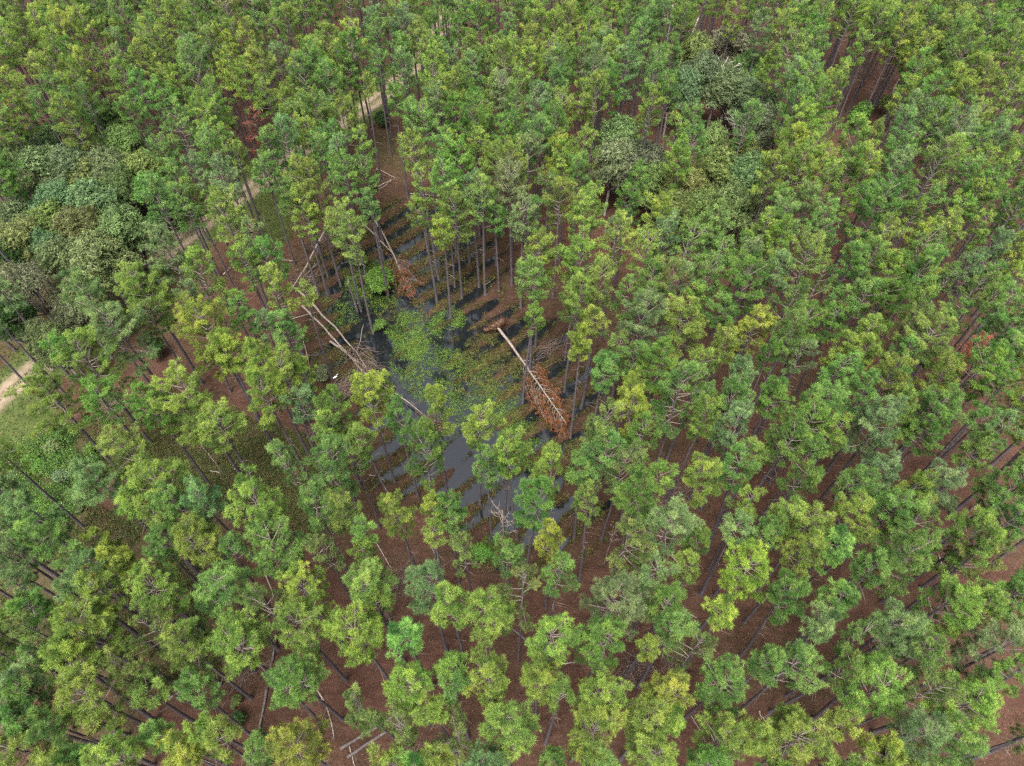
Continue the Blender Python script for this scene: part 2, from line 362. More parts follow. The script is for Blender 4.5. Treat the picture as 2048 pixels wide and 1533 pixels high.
TNAME = {'y': 'yellow-green', 'g': 'mid-green', 'd': 'deep green', 'b': 'pale blue-green', 'Y': 'yellowish', 's': 'thin-crowned', 'r': 'rust red'}
# crowns read off the photograph: tile origin, then x y width tone [crown height]  (four tile pixels to one photo pixel)
TILES = {
(0, 1150): "730 440 480 y;480 790 330 y;780 1010 460 y;1320 170 400 y;1780 130 420 g;1880 520 420 y;1480 580 330 y;600 130 300 b;90 900 280 b;200 1340 420 y;420 1220 260 g;1040 720 230 s;950 1400 420 y;1230 1250 230 g;1450 1420 300 Y;1640 1200 220 y;1750 1440 300 y;100 430 260 y;250 950 300 g;1540 1010 260 g;1230 480 220 s;1170 970 260 g;230 1130 240 g;60 80 200 b;240 740 220 g;350 480 220 s;640 1450 260 g;40 1180 220 b",
(512, 1150): "410 110 380 Y;400 420 440 y;870 480 380 y;920 90 380 y;1000 280 240 y;1400 130 330 b;1580 250 330 y;1850 330 380 y;1260 460 280 g;1200 820 370 y;1480 720 270 y;1870 780 420 y;350 1380 430 y;1090 1220 320 s;1460 1100 260 y;1560 1300 330 s;2016 1268 440 y;1050 1470 380 y;200 900 340 g;350 800 320 g;850 960 180 s;1480 1490 240 y;1600 960 220 g",
(1024, 1150): "300 520 400 y;230 850 280 y;340 1020 240 y;710 560 380 d;800 150 500 b;1200 300 300 d;1270 460 280 g;1040 500 200 y;720 880 400 y;600 1200 440 y;1250 890 380 Y;1620 880 400 g;1100 1180 380 y;1100 1450 420 y;1824 -20 400 Y;1690 340 230 Y;1700 1380 430 y;1950 1280 280 y;1400 620 280 s;60 200 270 s;2000 740 220 g;390 1490 180 g;1340 1080 220 y",
(1536, 1150): "230 170 320 d;410 330 240 b;600 200 260 g;860 30 260 g;1400 200 460 y;1680 230 300 y;1900 120 400 g;960 450 400 b;1180 620 380 g;700 560 300 s;560 700 300 y;150 780 460 g;850 930 420 y;1510 950 420 y;1720 600 460 b;1950 950 320 y;1130 1280 400 b;1430 1380 400 g;550 1200 230 y;90 1150 260 y;220 1430 430 y;900 1470 300 Y;1130 1480 250 y;1250 930 260 s;970 790 230 y",
(0, 767): "450 150 430 y;800 100 320 g;1250 230 310 d;1560 150 480 y;1740 340 340 y;1040 500 380 y;790 760 340 b;1390 780 520 y;1450 980 380 g;1040 960 250 y;1200 1130 380 y;1560 1270 330 y;350 1030 360 b;400 1230 300 g;170 1380 300 b;60 1180 260 b;770 1260 180 Y;960 1420 260 Y;2080 1010 430 y;1300 1330 220 g;560 1460 280 g",
(512, 767): "100 100 340 y;330 170 270 b;600 170 270 d;930 150 440 Y;1150 270 260 g;950 440 230 y;1320 570 420 d;1420 170 330 y;1740 340 350 Y;1960 540 330 y;590 430 270 y;600 700 410 g;450 950 280 g;720 1030 300 y;830 1190 240 g;1150 1010 320 y;1330 1040 230 Y;1530 1020 300 g;1670 1360 340 s;860 1400 260 y;180 1370 410 g;290 700 210 s;550 1350 220 s;1420 1200 220 y;780 560 260 s;1850 640 260 g",
(1024, 767): "950 190 340 Y;750 320 330 s;730 560 330 g;1040 500 280 d;1340 110 440 g;1500 270 240 y;1760 130 270 g;1800 400 340 b;1500 740 320 y;1010 880 330 d;660 1000 260 y;1260 1150 420 b;870 1240 230 s;310 720 370 y;130 980 370 d;330 1260 280 Y;1530 1280 200 d;1900 740 300 g;1920 900 240 y;1990 520 210 y;850 700 260 s;600 640 250 g;1830 1170 230 b;1980 1150 200 g;1480 1440 200 y;50 620 260 y",
(1536, 767): "60 100 230 d;430 120 310 g;260 270 330 y;740 130 270 g;130 480 310 d;870 350 430 b;1040 300 300 y;1330 200 380 g;1820 110 260 d;1690 280 190 g;1970 300 230 y;1850 430 270 b;130 700 310 d;700 800 310 g;920 700 260 b;1150 850 270 y;1400 850 340 b;1920 850 380 g;100 1100 300 y;350 1120 340 y;680 1080 370 y;1000 950 300 g;1100 1150 390 g;1570 1220 410 y;1890 1130 400 g;950 1400 430 g;520 1440 160 g;1720 1430 230 s;560 1260 250 g;300 520 170 g;1640 1420 240 s;1320 370 270 g",
(0, 384): "740 880 330 b;1180 800 420 y;1620 680 290 y;1360 500 310 b;1820 230 330 y;1990 600 250 y;1020 1150 420 b;700 1370 470 y;1700 1130 430 Y;1860 950 200 y;1300 130 300 g;1470 130 240 g;1810 90 200 b;1800 1300 250 Y;1550 60 200 g;1430 850 200 b;1200 1040 230 g;480 1260 200 d;1990 950 240 g",
(512, 384): "370 150 300 Y;640 180 270 y;100 600 330 d;130 780 300 y;370 820 160 y;260 1100 260 g;80 1080 190 b;90 1380 290 y;200 1490 300 y;340 1470 190 y;740 330 240 y;900 60 180 g;1590 150 330 y;1800 60 250 y;1930 190 210 g 13;1350 100 170 y;1480 260 170 Y;40 370 210 b;250 30 190 g;60 -150 210 g",
(1024, 384): "80 230 260 b;220 500 330 y;170 720 300 g;100 980 150 y;500 560 330 y;500 800 260 y;380 100 270 y;560 270 300 y;830 400 300 y;1180 240 300 Y;1090 520 280 y;1090 800 330 d;930 130 230 d;1440 480 310 d;1620 280 290 g;1700 560 260 g;690 760 250 y;660 960 190 y;1050 1080 400 b;1430 1080 400 y;1850 720 340 d;1920 1100 290 Y;1990 330 240 y;1180 1400 330 d;820 1250 250 g;560 1220 170 Y;1480 1450 240 y;930 1490 160 y;1240 790 190 s;1530 820 190 y;1830 480 200 d;1320 650 220 b;1830 1440 200 b;730 1390 210 g;1700 900 210 g;960 1300 210 g;950 900 230 g;210 180 170 d",
(1536, 384): "130 200 290 g;400 160 240 g;850 170 400 d;1020 70 240 d;1260 130 240 g;1600 120 280 y;1940 200 300 g;1400 330 300 y;420 350 280 g;870 420 330 y;300 560 380 y;1180 500 300 g;1250 650 260 y;1750 500 300 b;1980 450 210 g;340 790 300 s;1040 850 350 d;720 930 330 g;1580 860 200 s;1550 1000 180 g;1950 750 260 y;560 1050 230 d;330 1090 260 d;170 1120 250 g;780 1150 210 y;1160 1080 230 s;1230 1250 440 y;1860 1150 330 g;240 1330 240 b;620 1280 250 y;800 1300 210 y;1640 1430 360 d;60 1300 150 d;480 1420 260 g;1940 1350 300 g;1930 950 250 g;60 600 210 y;30 300 170 d;1560 640 250 b;1430 720 190 g;650 600 210 g;980 600 210 y;1050 1330 230 g;1720 720 230 g",
(0, 0): "1580 640 350 g;1750 900 300 d;1330 850 330 g;1450 1010 270 g;1580 1400 260 b;1790 1420 240 b;1750 430 260 Y;1850 600 200 Y;650 830 180 g;680 560 170 Y;290 190 170 Y;560 480 200 d;800 150 200 d;1650 1230 200 g;1870 1260 170 y;1410 1460 200 g;60 960 200 y;160 900 180 y;330 880 200 g;560 860 200 g;20 1420 200 d;480 760 200 g;100 1060 180 y;20 800 180 g;220 760 190 y",
(512, 0): "200 560 240 b;170 260 180 y;460 560 270 g;780 480 270 d;740 650 210 d;860 680 130 y;700 950 290 y;860 1130 210 y;250 1180 270 b;140 1200 190 g;400 950 260 g;880 1390 230 g;1190 560 190 b;1250 930 180 g;1280 1220 280 y;1430 720 290 y;1400 450 240 y;1860 580 240 d;1600 800 270 y;1850 1050 260 y;1660 1320 300 y;1900 1350 230 y;350 1450 270 Y;1370 1450 210 y;620 1150 210 g;1960 780 210 b;1100 800 150 g",
(1024, 0): "1450 1030 280 g;1870 1000 230 g;1100 900 230 y;1430 1150 250 g;950 1430 160 d;800 700 220 d;1350 1290 210 y;400 1260 270 Y;230 1180 330 g;200 900 280 b;340 700 180 g;560 1200 240 y;1250 780 220 d;560 780 200 y",
(1536, 0): "870 230 280 y;1180 430 240 g;590 560 100 y;760 380 150 y;1450 300 280 y;1650 600 300 y;1500 1000 300 g;1750 260 240 d;1300 1050 260 g;200 500 240 y;200 900 260 b;330 1250 280 y;650 1350 260 d;980 1280 300 g;1650 1350 280 y;1280 800 240 g",
}
BADY = []
pines = []            # (px, py, wpx, tone, hc)
for (ox, oy), s in TILES.items():
    for it in s.split(';'):
        f = it.split(); pines.append((ox+float(f[0])/4, oy+float(f[1])/4, float(f[2])/4, f[3], float(f[4]) if len(f) > 4 else None))
OAKS = []             # px py width tone
OAKT = {'o': (.118, .162, .056), 'l': (.11, .20, .05), 'D': (.035, .075, .018), 'G': (.118, .158, .072), 'B': (.06, .13, .02), 'n': (.135, .18, .05), 'p': (.125, .165, .07), 'c': (.045, .075, .048)}
for (ox, oy), s in {
(0, 384): "120 220 300 o;480 90 300 o;760 110 310 o;380 270 320 n;650 270 300 o;1030 290 320 o;780 520 400 o;490 510 300 o;150 420 280 o;350 410 240 o;210 760 340 p;50 700 260 o;640 770 250 o;600 930 250 o;370 1170 260 o;80 1020 280 D;40 520 220 D",
(0, 0): "380 1150 290 o;750 1190 290 o;560 1320 280 G;880 1320 260 G;700 1450 280 n;300 1320 300 o;120 1270 230 o;440 1460 260 G;920 1440 220 o;200 1460 220 o;870 960 230 n;1010 1150 270 l;1130 1330 280 l;1150 1480 220 l",
(1024, 0): "880 1070 300 o;1040 1270 340 G;800 1270 270 G;1500 420 240 n;1700 350 290 G;1560 570 220 G;1750 690 290 G;1950 770 270 G;1620 1380 310 n;1860 1430 300 o;1860 1190 230 o;1970 1000 240 G;1150 1450 270 n;1400 1460 260 n;1300 640 200 l;1900 520 230 l;1430 640 190 G;1640 1100 200 o",
(1024, 384): "1250 80 230 n;1500 60 230 n;1780 120 260 o;1900 60 220 G",
}.items():
    for it in s.split(';'):
        f = it.split(); OAKS.append((ox+float(f[0])/4, oy+float(f[1])/4, float(f[2])/4, f[3]))
SHRUBS = [(1715,250,56,'B','bright vine-smothered shrub at the clearing edge'),(1768,215,54,'n','brownish green shrub under the white stub'),(1825,168,56,'D','dark shrub right of the clearing'),
(762,238,46,'D','dark rounded bush below the far sandy track'),(532,208,58,'D','dark leafy bush above the rust red pine'),(318,700,64,'D','dark bush under pale pines beside the track'),
(155,1005,40,'o','grey-green bush below the bright thicket'),(475,1442,50,'D','dark bush on bare litter at the lower left'),(470,1400,34,'n','small olive bush above a dark bush'),
(1656,1505,40,'D','dark bush at the bottom edge right of centre'),(715,518,52,'y','yellow-green bush standing in the upper pond'),(757,556,84,'B','wide bright green bush in the upper pond'),
(759,646,40,'B','low bush beside the open middle of the pond'),(1853,1128,60,'D','dark bush beside leaning trunks on the right'),(1936,1137,30,'B','small bright bush near the right edge'),
(1780,1000,60,'D','dark bush between crowns on the right side'),(350,155,58,'c','blue-grey cedar-like bush among upper left pines'),(217,1162,34,'D','dark bush near the lower left logs'),
(420,275,44,'D','dark bush shading the far end of the left track'),(470,330,50,'B','green bush on the upper verge of the track'),(160,985,52,'B','green bush on the thicket edge'),(1480,690,40,'D','dark bush right of the clearing pines'),
(62,925,58,'B','tall bright bush at the grassy edge of the thicket'),(108,890,50,'o','grey-green bush at the top of the thicket'),(28,1000,60,'y','yellow-green bush at the left end of the thicket'),(125,955,56,'G','silvery green bush in the middle of the thicket'),
(185,893,46,'B','bright bush where the thicket meets the herbs'),(88,1012,60,'B','bright bush at the lower side of the thicket'),(20,945,50,'o','olive bush at the frame edge beside the thicket'),
(600,835,50,'D','dark bush on the left shore below the fallen trunks'),(645,745,46,'G','grey-green bush among the fallen trunks'),(965,1105,60,'B','green bush at the lower end of the pond')]
rng = np.random.default_rng(11); random.seed(4)
placed = []           # world xy + clearance radius
def crown_world(px, py, hc): p, t = at(px, py, hc); return p, FPX/t
items = []
for (px, py, wp, tn, hc) in pines:
    hc = hc or 16 + rng.normal(0, .7)
    p, ppm = crown_world(px, py, hc); items.append([p[0], p[1], wp/2/ppm, tn, hc])
oitems = []
for (px, py, wp, tn) in OAKS:
    hc = 10 + rng.normal(0, .5); p, ppm = crown_world(px, py, hc); oitems.append([p[0], p[1], wp/2/ppm, tn, hc])
# planted stand beyond: jittered filling of the upper band and of margins
def inpoly(px, py, pl):
    ins = False; n = len(pl)
    for i in range(n):
        (x1, y1), (x2, y2) = pl[i], pl[(i+1) % n]
        if (y1 > py) != (y2 > py) and px < (x2-x1)*(py-y1)/(y2-y1)+x1: ins = not ins
    return ins
CLEAR = [[(460,200),(565,200),(565,345),(460,345)], [(690,150),(850,90),(880,140),(830,260),(700,300)], [(715,260),(890,260),(890,500),(715,480)], [(715,195),(800,165),(835,120),(850,160),(815,215),(805,345),(745,350),(735,270)],
         [(1630,65),(1690,45),(1740,60),(1820,100),(1810,190),(1780,290),(1700,290),(1640,140)],
         [(355,225),(395,215),(410,330),(380,370),(350,330)], [(1135,165),(1185,160),(1195,290),(1140,290)], [(1300,30),(1400,40),(1400,100),(1300,100)],
         [(-10,180),(60,190),(60,260),(-10,250)], [(440,150),(470,140),(500,200),(500,270),(460,260)]]
exi = [(a[0], a[1], 1.0+.55*a[2]) for a in items] + [(a[0], a[1], a[2]+.4) for a in oitems]
exi = np.array(exi); fills = []
for tr_ in range(32000):
    x, y = rng.uniform(-118, 118), rng.uniform(0, 165)
    px, py, dep = proj((x, y, 16))
    if not (-150 < px < 2200 and -150 < py < 1720): continue
    inside = 0 < px < 2048 and 0 < py < 1533
    if (px <= 0 and 640 < py < 900) or (px > 0 and px < 70 and 640 < py < 900): continue
    extra = 0.0
    if inside and 330 < px < 600 and 300 < py < 500: continue
    if inside and py > 392:
        if px < 1130 and py < 1000 and not (px < 0): continue
        extra = .45 if (px > 1180 and py < 620) else ((.45 if px < 640 else 1.15) if inside else .6)
        if sdist(np.array([[x, y]]), POND)[0] > -2.5 or sdist(np.array([[x, y]]), HERB)[0] > 0: continue
    if any(inpoly(px, py, c_) for c_ in CLEAR): continue
    if inside and any(abs(px-o_[0]) < o_[2]*.5+12 and -o_[2]*(.5 if px > 1100 else .3)-20 < py-o_[1] < o_[2]*.5+45 for o_ in OAKS): continue
    if roaddist(np.array([[x, y]]))[0][0] < 3.2: continue
    if np.any(np.hypot(exi[:, 0]-x, exi[:, 1]-y) < exi[:, 2]+extra): continue
    if fills and np.min(np.hypot(*(np.array(fills)[:, :2]-(x, y)).T)) < 3.0: continue
    fills.append((x, y))
for (x, y) in fills:
    n_ = vnoise([[x, y]], .05)[0]; px, py_, _d = proj((x, y, 16))
    tn = rng.choice(list('ygdbs'), p=[.36, .30, .10, .14, .10]) if n_ < .4 else rng.choice(list('yYg'), p=[.6, .15, .25])
    if 700 < px < 1500 and rng.random() < .5: tn = rng.choice(list('gdb'))
    items.append([x, y, (rng.uniform(1.5, 2.5) if py_ < 392 else rng.uniform(1.0, 1.6)), tn, 16+rng.normal(0, .8)])
print('pines', len(items), 'digitised', len(pines), 'fill', len(fills))
def visible(a):
    px, py, dep = proj((a[0], a[1], a[4])); r = a[2]*FPX/dep
    return -r < px < 2048+r and -r < py < 1533+r
def apx(a): return proj((a[0], a[1], a[4]))[2]/max(a[2], .8)
vis = sorted([a for a in items if visible(a)], key=lambda a: proj((a[0], a[1], a[4]))[2])
NIND = 300
indiv = vis[:NIND]; ids = set(id(a) for a in indiv)
rest = [a for a in items if id(a) not in ids]
# landmarks that labels refer to
LAND = [(1070,760,'uprooted orange-needled pine'),(770,480,'broken trunks at the pond\'s upper end'),(690,710,'paired grey trunks across the pond'),(513,255,'rust red dead pine'),
(1925,715,'orange-topped dead pine'),(1325,70,'white forked snag'),(1415,190,'bare grey dead oak'),(1715,250,'vine-smothered shrub'),(50,760,'lower end of the sandy track'),(75,610,'pale-limbed oak'),
(1005,1050,'bare dead pine in water'),(800,1445,'two parallel grey logs'),(540,1340,'long dark fallen trunk'),(1365,1225,'short white log'),(1190,1400,'long diagonal log'),(650,1430,'peeling white log'),
(370,1375,'pale lower-left log'),(60,960,'bright green thicket'),(2048,1533,'bottom right corner'),(2048,1250,'lower right edge'),(2048,950,'middle of the right edge'),(0,1533,'bottom left corner'),
(0,1230,'lower left edge'),(1349,985,'brown brush pile'),(1750,1533,'bottom edge right of centre'),(1650,1280,'dark leaning trunks at lower right'),(1700,900,'bare litter strip on the right'),
(1480,1150,'big yellowish pine'),(390,1000,'herb-green patch left of the pond'),(757,556,'wide bright bush in the pond'),(1700,560,'brown gap at upper right'),(1400,620,'dense crowns right of the pond'),(440,450,'bend of the sandy track')]
ORD = ['nearest', 'second nearest', 'third nearest', 'fourth nearest', 'fifth nearest', 'sixth nearest', 'seventh nearest', 'eighth nearest', 'ninth nearest', 'tenth nearest', 'eleventh nearest', 'twelfth nearest']
def rank_labels(things, noun):
    cls = {}
    for i, (px, py, nm) in enumerate(things):
        k_ = min(range(len(LAND)), key=lambda j: math.hypot(px-LAND[j][0], py-LAND[j][1])); dx, dy = px-LAND[k_][0], py-LAND[k_][1]
        dr = ('right of' if dx > 0 else 'left of') if abs(dx) > abs(dy) else ('below' if dy > 0 else 'above')
        cls.setdefault((k_, dr, nm), []).append((math.hypot(dx, dy), i))
    out = [None]*len(things)
    for (k_, dr, nm), l in cls.items():
        l.sort()
        for q, (dd, i) in enumerate(l): out[i] = f"{nm} {noun}, {ORD[min(q, 11)]} {dr} the {LAND[k_][2]}"
    return out
def pick_variant(R, sparse, rg):
    c_ = sorted((v for v in VAR if v['sp'] == sparse), key=lambda v: abs(v['R']-R*1.0))[:5]
    return c_[int(rg.integers(0, len(c_)))]
def jit(c, rg, s=.06): return tuple(np.clip(np.array(c)*(1+rg.normal(0, s, 3)*np.array([1.1, .8, 1]))*(1+rg.normal(0, s)), 0, 1))
th = []
for a in indiv:
    px, py, dep = proj((a[0], a[1], a[4])); sz = 'broad' if a[2] > 2.25 else ('slim' if a[2] < 1.45 else '')
    th.append((px, py, (sz+' '+TNAME[a[3]]).strip()))
labs = rank_labels(th, 'pine')
for a, lb in zip(indiv, labs):
    x, y, R, tn, hc = a; v = pick_variant(R, tn == 's', rng); R *= .86 if (680 < proj((x, y, hc))[0] < 1200 and 760 < proj((x, y, hc))[1] < 1130) else 1.04
    s = np.clip(R*1.0/v['R'], .72, 1.3); hsx = hc/16.2
    e = empty('pine_tree', (x, y, ground_z(x, y)), rng.uniform(0, 6.283)); e.scale = (s, s, hsx)
    e.rotation_euler[0] = rng.normal(0, .018); e.rotation_euler[1] = rng.normal(0, .018)
    tag(e, lb, 'pine', 'pines of the plantation')
    t_ = link(bpy.data.objects.new('trunk', v['tm']), e); c_ = link(bpy.data.objects.new('crown', v['cm']), e)
    c_.color = (*jit(TONE[tn], rng), 1)
# the rest of the stand: one mesh
mbc = MB(); mbt = MB(); TN = []; TT = 0
for a in rest:
    x, y, R, tn, hc = a; v = pick_variant(R, tn == 's', rng); s = np.clip(R*1.0/v['R'], .72, 1.3); hz = hc/16.2
    an = rng.uniform(0, 6.283); Rm = np.array([[math.cos(an), -math.sin(an), 0], [math.sin(an), math.cos(an), 0], [0, 0, 1]]); S = np.array([s, s, hz]); o = np.array([x, y, ground_z(x, y)])
    far = not visible(a)
    C, A, T = v['raw']; sel = rng.random(len(C)) < (.5 if far else .92)
    n0 = mbc.n
    tufts(mbc, (C[sel]*S) @ Rm.T + o, A[sel] @ Rm.T, 8 if far else 24, .33, .09 if far else .042, rng, T[sel])
    cc = jit(TONE[tn], rng); TN.append(np.broadcast_to(np.array([*cc, 1.0]), (mbc.n-n0, 4)))
    V, F, T2, M2 = v['tr'].arrays()
    mbt.V.append((V*S) @ Rm.T + o); mbt.F.append(F+mbt.n); mbt.T.append(T2); mbt.M.append(M2); mbt.n += len(V)
n0 = mbc.n
for q in range(len(mbt.V)): mbc.V.append(mbt.V[q]); mbc.F.append(mbt.F[q]+n0); mbc.T.append(mbt.T[q]); mbc.M.append(mbt.M[q]+1)
TN.append(np.ones((mbt.n, 4)))
st = mbc.build('pine_stand', [M_FAR, M_BARK, M_LIMB], tint=np.concatenate(TN))
tag(st, 'distant planted pines filling the top of the view', kind='stuff')
print('stand tris', len(st.data.polygons))

# ---------------------------------------------------------------- broadleaf trees and shrubs
def oak_variant(k, R=4.0, H=11.0, nl=22, leaf=.17, dens=1.0, pale=False):
    rng = np.random.default_rng(500+k); tr = MB(); cr = MB()
    lean = rng.normal(0, .5, 2); zc = H-R*.85
    fork = np.array([lean[0]*.3, lean[1]*.3, H*.38])
    tube(tr, [(0, 0, -.5), (0, 0, 0), (0, 0, .5), fork*.6, fork], [.34, .3, .24, .2, .19], 8)
    lobes = []
    for i in range(nl):
        az = i*2.399+rng.normal(0, .3); q = math.sqrt((i+.5)/nl); rr = R*.80*q*rng.uniform(.85, 1.1)
        c = np.array([math.cos(az)*rr+lean[0], math.sin(az)*rr+lean[1], zc - R*.25*(q > .8) + R*.6*(1-q*q) + rng.normal(0, R*.13)])
        lobes.append((c, R*rng.uniform(.26, .40)))
    for c, r in lobes:
        m1 = fork + (c-fork)*.5 + rng.normal(0, .3, 3); m1[2] -= .3
        m2 = fork + (c-fork)*.8 + rng.normal(0, .2, 3)
        tube(tr, [fork, m1, m2, c+np.array([0, 0, r*.3])], [.13, .09, .055, .02], 5)
        for _ in range(7 if pale else 6):
            d = nrm(rng.normal(size=3)+np.array([0, 0, .5])); tube(tr, [m2, (m2+c)/2+d*r*.4, c+d*r*(1.25 if pale else 1.12)], [.04, .028, .01], 3, cap=False)
        n = int(1500*dens*(r/1.3)**2)
        d = nrm(rng.normal(size=(n, 3))); d[:, 2] = np.where(d[:, 2] < -.25, -d[:, 2]*.6, d[:, 2]); d = nrm(d)
        bump = 1+.40*np.sin(d[:, 0]*5+c[0]*3)*np.sin(d[:, 1]*5+c[1])+.18*np.sin(d[:, 2]*9+d[:, 0]*8)
        rad = r*bump*rng.uniform(.55, 1.06, n)**.5
        P_ = c + d*rad[:, None]*np.array([1.05, 1.05, .8]); t = .42+.42*(np.sin(d[:, 0]*7+c[1]*2)*np.sin(d[:, 1]*6+d[:, 2]*5))+rng.normal(0, .13, n)
        leaves(cr, P_, d*.7+rng.normal(0, .55, (n, 3))+np.array([0, 0, .5]), leaf, rng, np.clip(t, 0, 1.1))
    return tr, cr
OV = []
for j in range(6):
    tr, cr = oak_variant(j, 3.2+.25*(j % 3), 10.5, 24+j % 3, .19, 1.15); OV.append((tr.mesh('trunk', M_OAKB), cr.mesh('crown', M_LEAF), 3.4+.25*(j % 3)))
tr, cr = oak_variant(30, 4.2, 11.5, 15, .19, .42, True); PV = (tr.mesh('trunk', M_OAKB), cr.mesh('crown', M_LEAF), 4.2)
ONAME = {'o': 'olive grey-green', 'l': 'light green', 'D': 'dark green', 'G': 'silvery grey-green', 'n': 'olive', 'p': 'pale-limbed'}
labs = rank_labels([(o[0], o[1], ONAME[o[3]]) for o in OAKS], 'broadleaf tree')
for (x, y, R, tn, hc), lb in zip(oitems, labs):
    v = PV if tn == 'p' else OV[int(rng.integers(0, 6))]; s = np.clip(R/v[2]*1.42, .5, 1.5)
    e = empty('oak_tree', (x, y, ground_z(x, y)), 2.2 if tn == 'p' else rng.uniform(0, 6.283)); zsc = hc/8.6*(1 if s > .8 else .92); e.scale = (s, s, zsc)
    if tn == 'p': lb = 'thin olive oak with long bare white limbs beside the sandy track'
    tag(e, lb, 'broadleaf tree', 'oaks among the pines')
    link(bpy.data.objects.new('trunk', v[0]), e); c_ = link(bpy.data.objects.new('crown', v[1]), e); c_.color = (*jit(OAKT[tn], rng, .1), 1)
def shrub_variant(k):
    rng = np.random.default_rng(800+k); tr = MB(); cr = MB()
    for i in range(9):
        az = rng.uniform(0, 6.28); q = rng.uniform(0, .75); c = np.array([math.cos(az)*q*1.4, math.sin(az)*q*1.4, .75+1.1*(1-q)]); r = rng.uniform(.5, .8)
        tube(tr, [(c[0]*.1, c[1]*.1, -.4), c*np.array([.5, .5, .5]), c], [.05, .035, .012], 4)
        n = 480; d = nrm(rng.normal(size=(n, 3))); d[:, 2] = np.abs(d[:, 2])*1.1-.15
        P_ = c + d*(r*rng.uniform(.5, 1.1, n)**.5*(1+.2*np.sin(d[:, 0]*8+d[:, 1]*6)))[:, None]; P_[:, 2] = np.maximum(P_[:, 2], .02)
        leaves(cr, P_, d*.6+rng.normal(0, .5, (n, 3))+np.array([0, 0, .5]), .2, rng, np.clip(.45+.25*np.sin(d[:, 0]*7+c[0]*5)*np.sin(d[:, 1]*7)+rng.normal(0, .15, n), 0, 1.1))
    return tr.mesh('stems', M_TWIG), cr.mesh('foliage', M_LEAF)
SV = [shrub_variant(j) for j in range(4)]
for i, (px, py, wp, tn, lb) in enumerate(SHRUBS):
    p, t = at(px, py, 1.2); R = wp/2*t/FPX; v = SV[i % 4]; s = R/1.75
    z0 = max(ground_z(p[0], p[1]), WATER-.02); hz = {757: .75, 1715: 1.7, 350: 2.0, 532: 1.6, 715: 1.3}.get(px, 1.0)*s
    e = empty('bush', (p[0], p[1], z0), rng.uniform(0, 6)); e.scale = (s, s, hz); tag(e, lb, 'bush', 'bushes')
    link(bpy.data.objects.new('stems', v[0]), e); c_ = link(bpy.data.objects.new('foliage', v[1]), e)
    c_.color = (*jit({'B': (.095, .19, .03), 'y': (.15, .2, .04)}.get(tn, OAKT.get(tn, OAKT['o'])), rng, .06), 1)

# ---------------------------------------------------------------- dead trees, logs, snags
def gpt(px, py, h=0.0):
    p, t = at(px, py, h); z = max(ground_z(p[0], p[1]), WATER-.05); p2, t = at(px, py, z+h); return np.array([p2[0], p2[1], z+h])
def log(name, pts, r0, r1, mat, label, cat='log', h=None, branches=0, seed=0, wob=.08, extra=None, group=None, blen=1.2, bfrom=.5):
    rg = np.random.default_rng(seed+7); n = len(pts)
    hh = h if h is not None else [r0+.02]*n
    P_ = np.array([gpt(x, y, hh[i]) for i, (x, y) in enumerate(pts)])
    seg = np.concatenate([[0], np.cumsum(np.linalg.norm(np.diff(P_, axis=0), axis=1))]); m = max(5, int(seg[-1]/.8))
    s = np.linspace(0, seg[-1], m); Q = np.stack([np.interp(s, seg, P_[:, i]) for i in range(3)], 1)
    w_ = rg.normal(0, 1, (m, 3)); w_ = (w_+np.roll(w_, 1, 0)+np.roll(w_, -1, 0))/3; w_[[0, -1]] = 0; w_[:, 2] *= .3; Q += w_*wob
    rad = np.interp(np.arange(m)/(m-1), [0, 1], [r0, r1])*(1+rg.normal(0, .05, m))
    o0 = Q[0].copy(); e = empty(name, o0); tag(e, label, cat, group)
    b = MB(); tube(b, Q-o0, rad, 8); b.build('trunk', mat, e)
    if branches:
        bm = MB()
        for q in range(branches):
            t = rg.uniform(bfrom, .98); p = np.array([np.interp(t*(m-1), np.arange(m), Q[:, i]) for i in range(3)])-o0
            ax = nrm(Q[-1]-Q[0]); d = nrm(ax*rg.uniform(.4, 1)+rg.normal(0, .8, 3)+np.array([0, 0, .25])); d[2] = abs(d[2])*.6; l = blen*rg.uniform(.4, 1.2)
            k_ = p+d*l*.55+rg.normal(0, .08, 3); e_ = p+d*l+ax*.3*l; e_[2] = max(e_[2]-.3*l, .02)
            tube(bm, [p, k_, e_], [.028, .02, .008], 4)
            for _ in range(3):
                e2 = k_+(e_-k_)*rg.uniform(0, 1)+rg.normal(0, .25*l, 3)+ax*.25*l; e2[2] = max(e2[2], 0.0); tube(bm, [k_+(e_-k_)*rg.uniform(0, .6), e2], [.014, .006], 3, cap=False)
        bm.build('bare_branches', M_TWIG if mat is not M_WHITE else M_PALE, e)
    return e, o0, Q
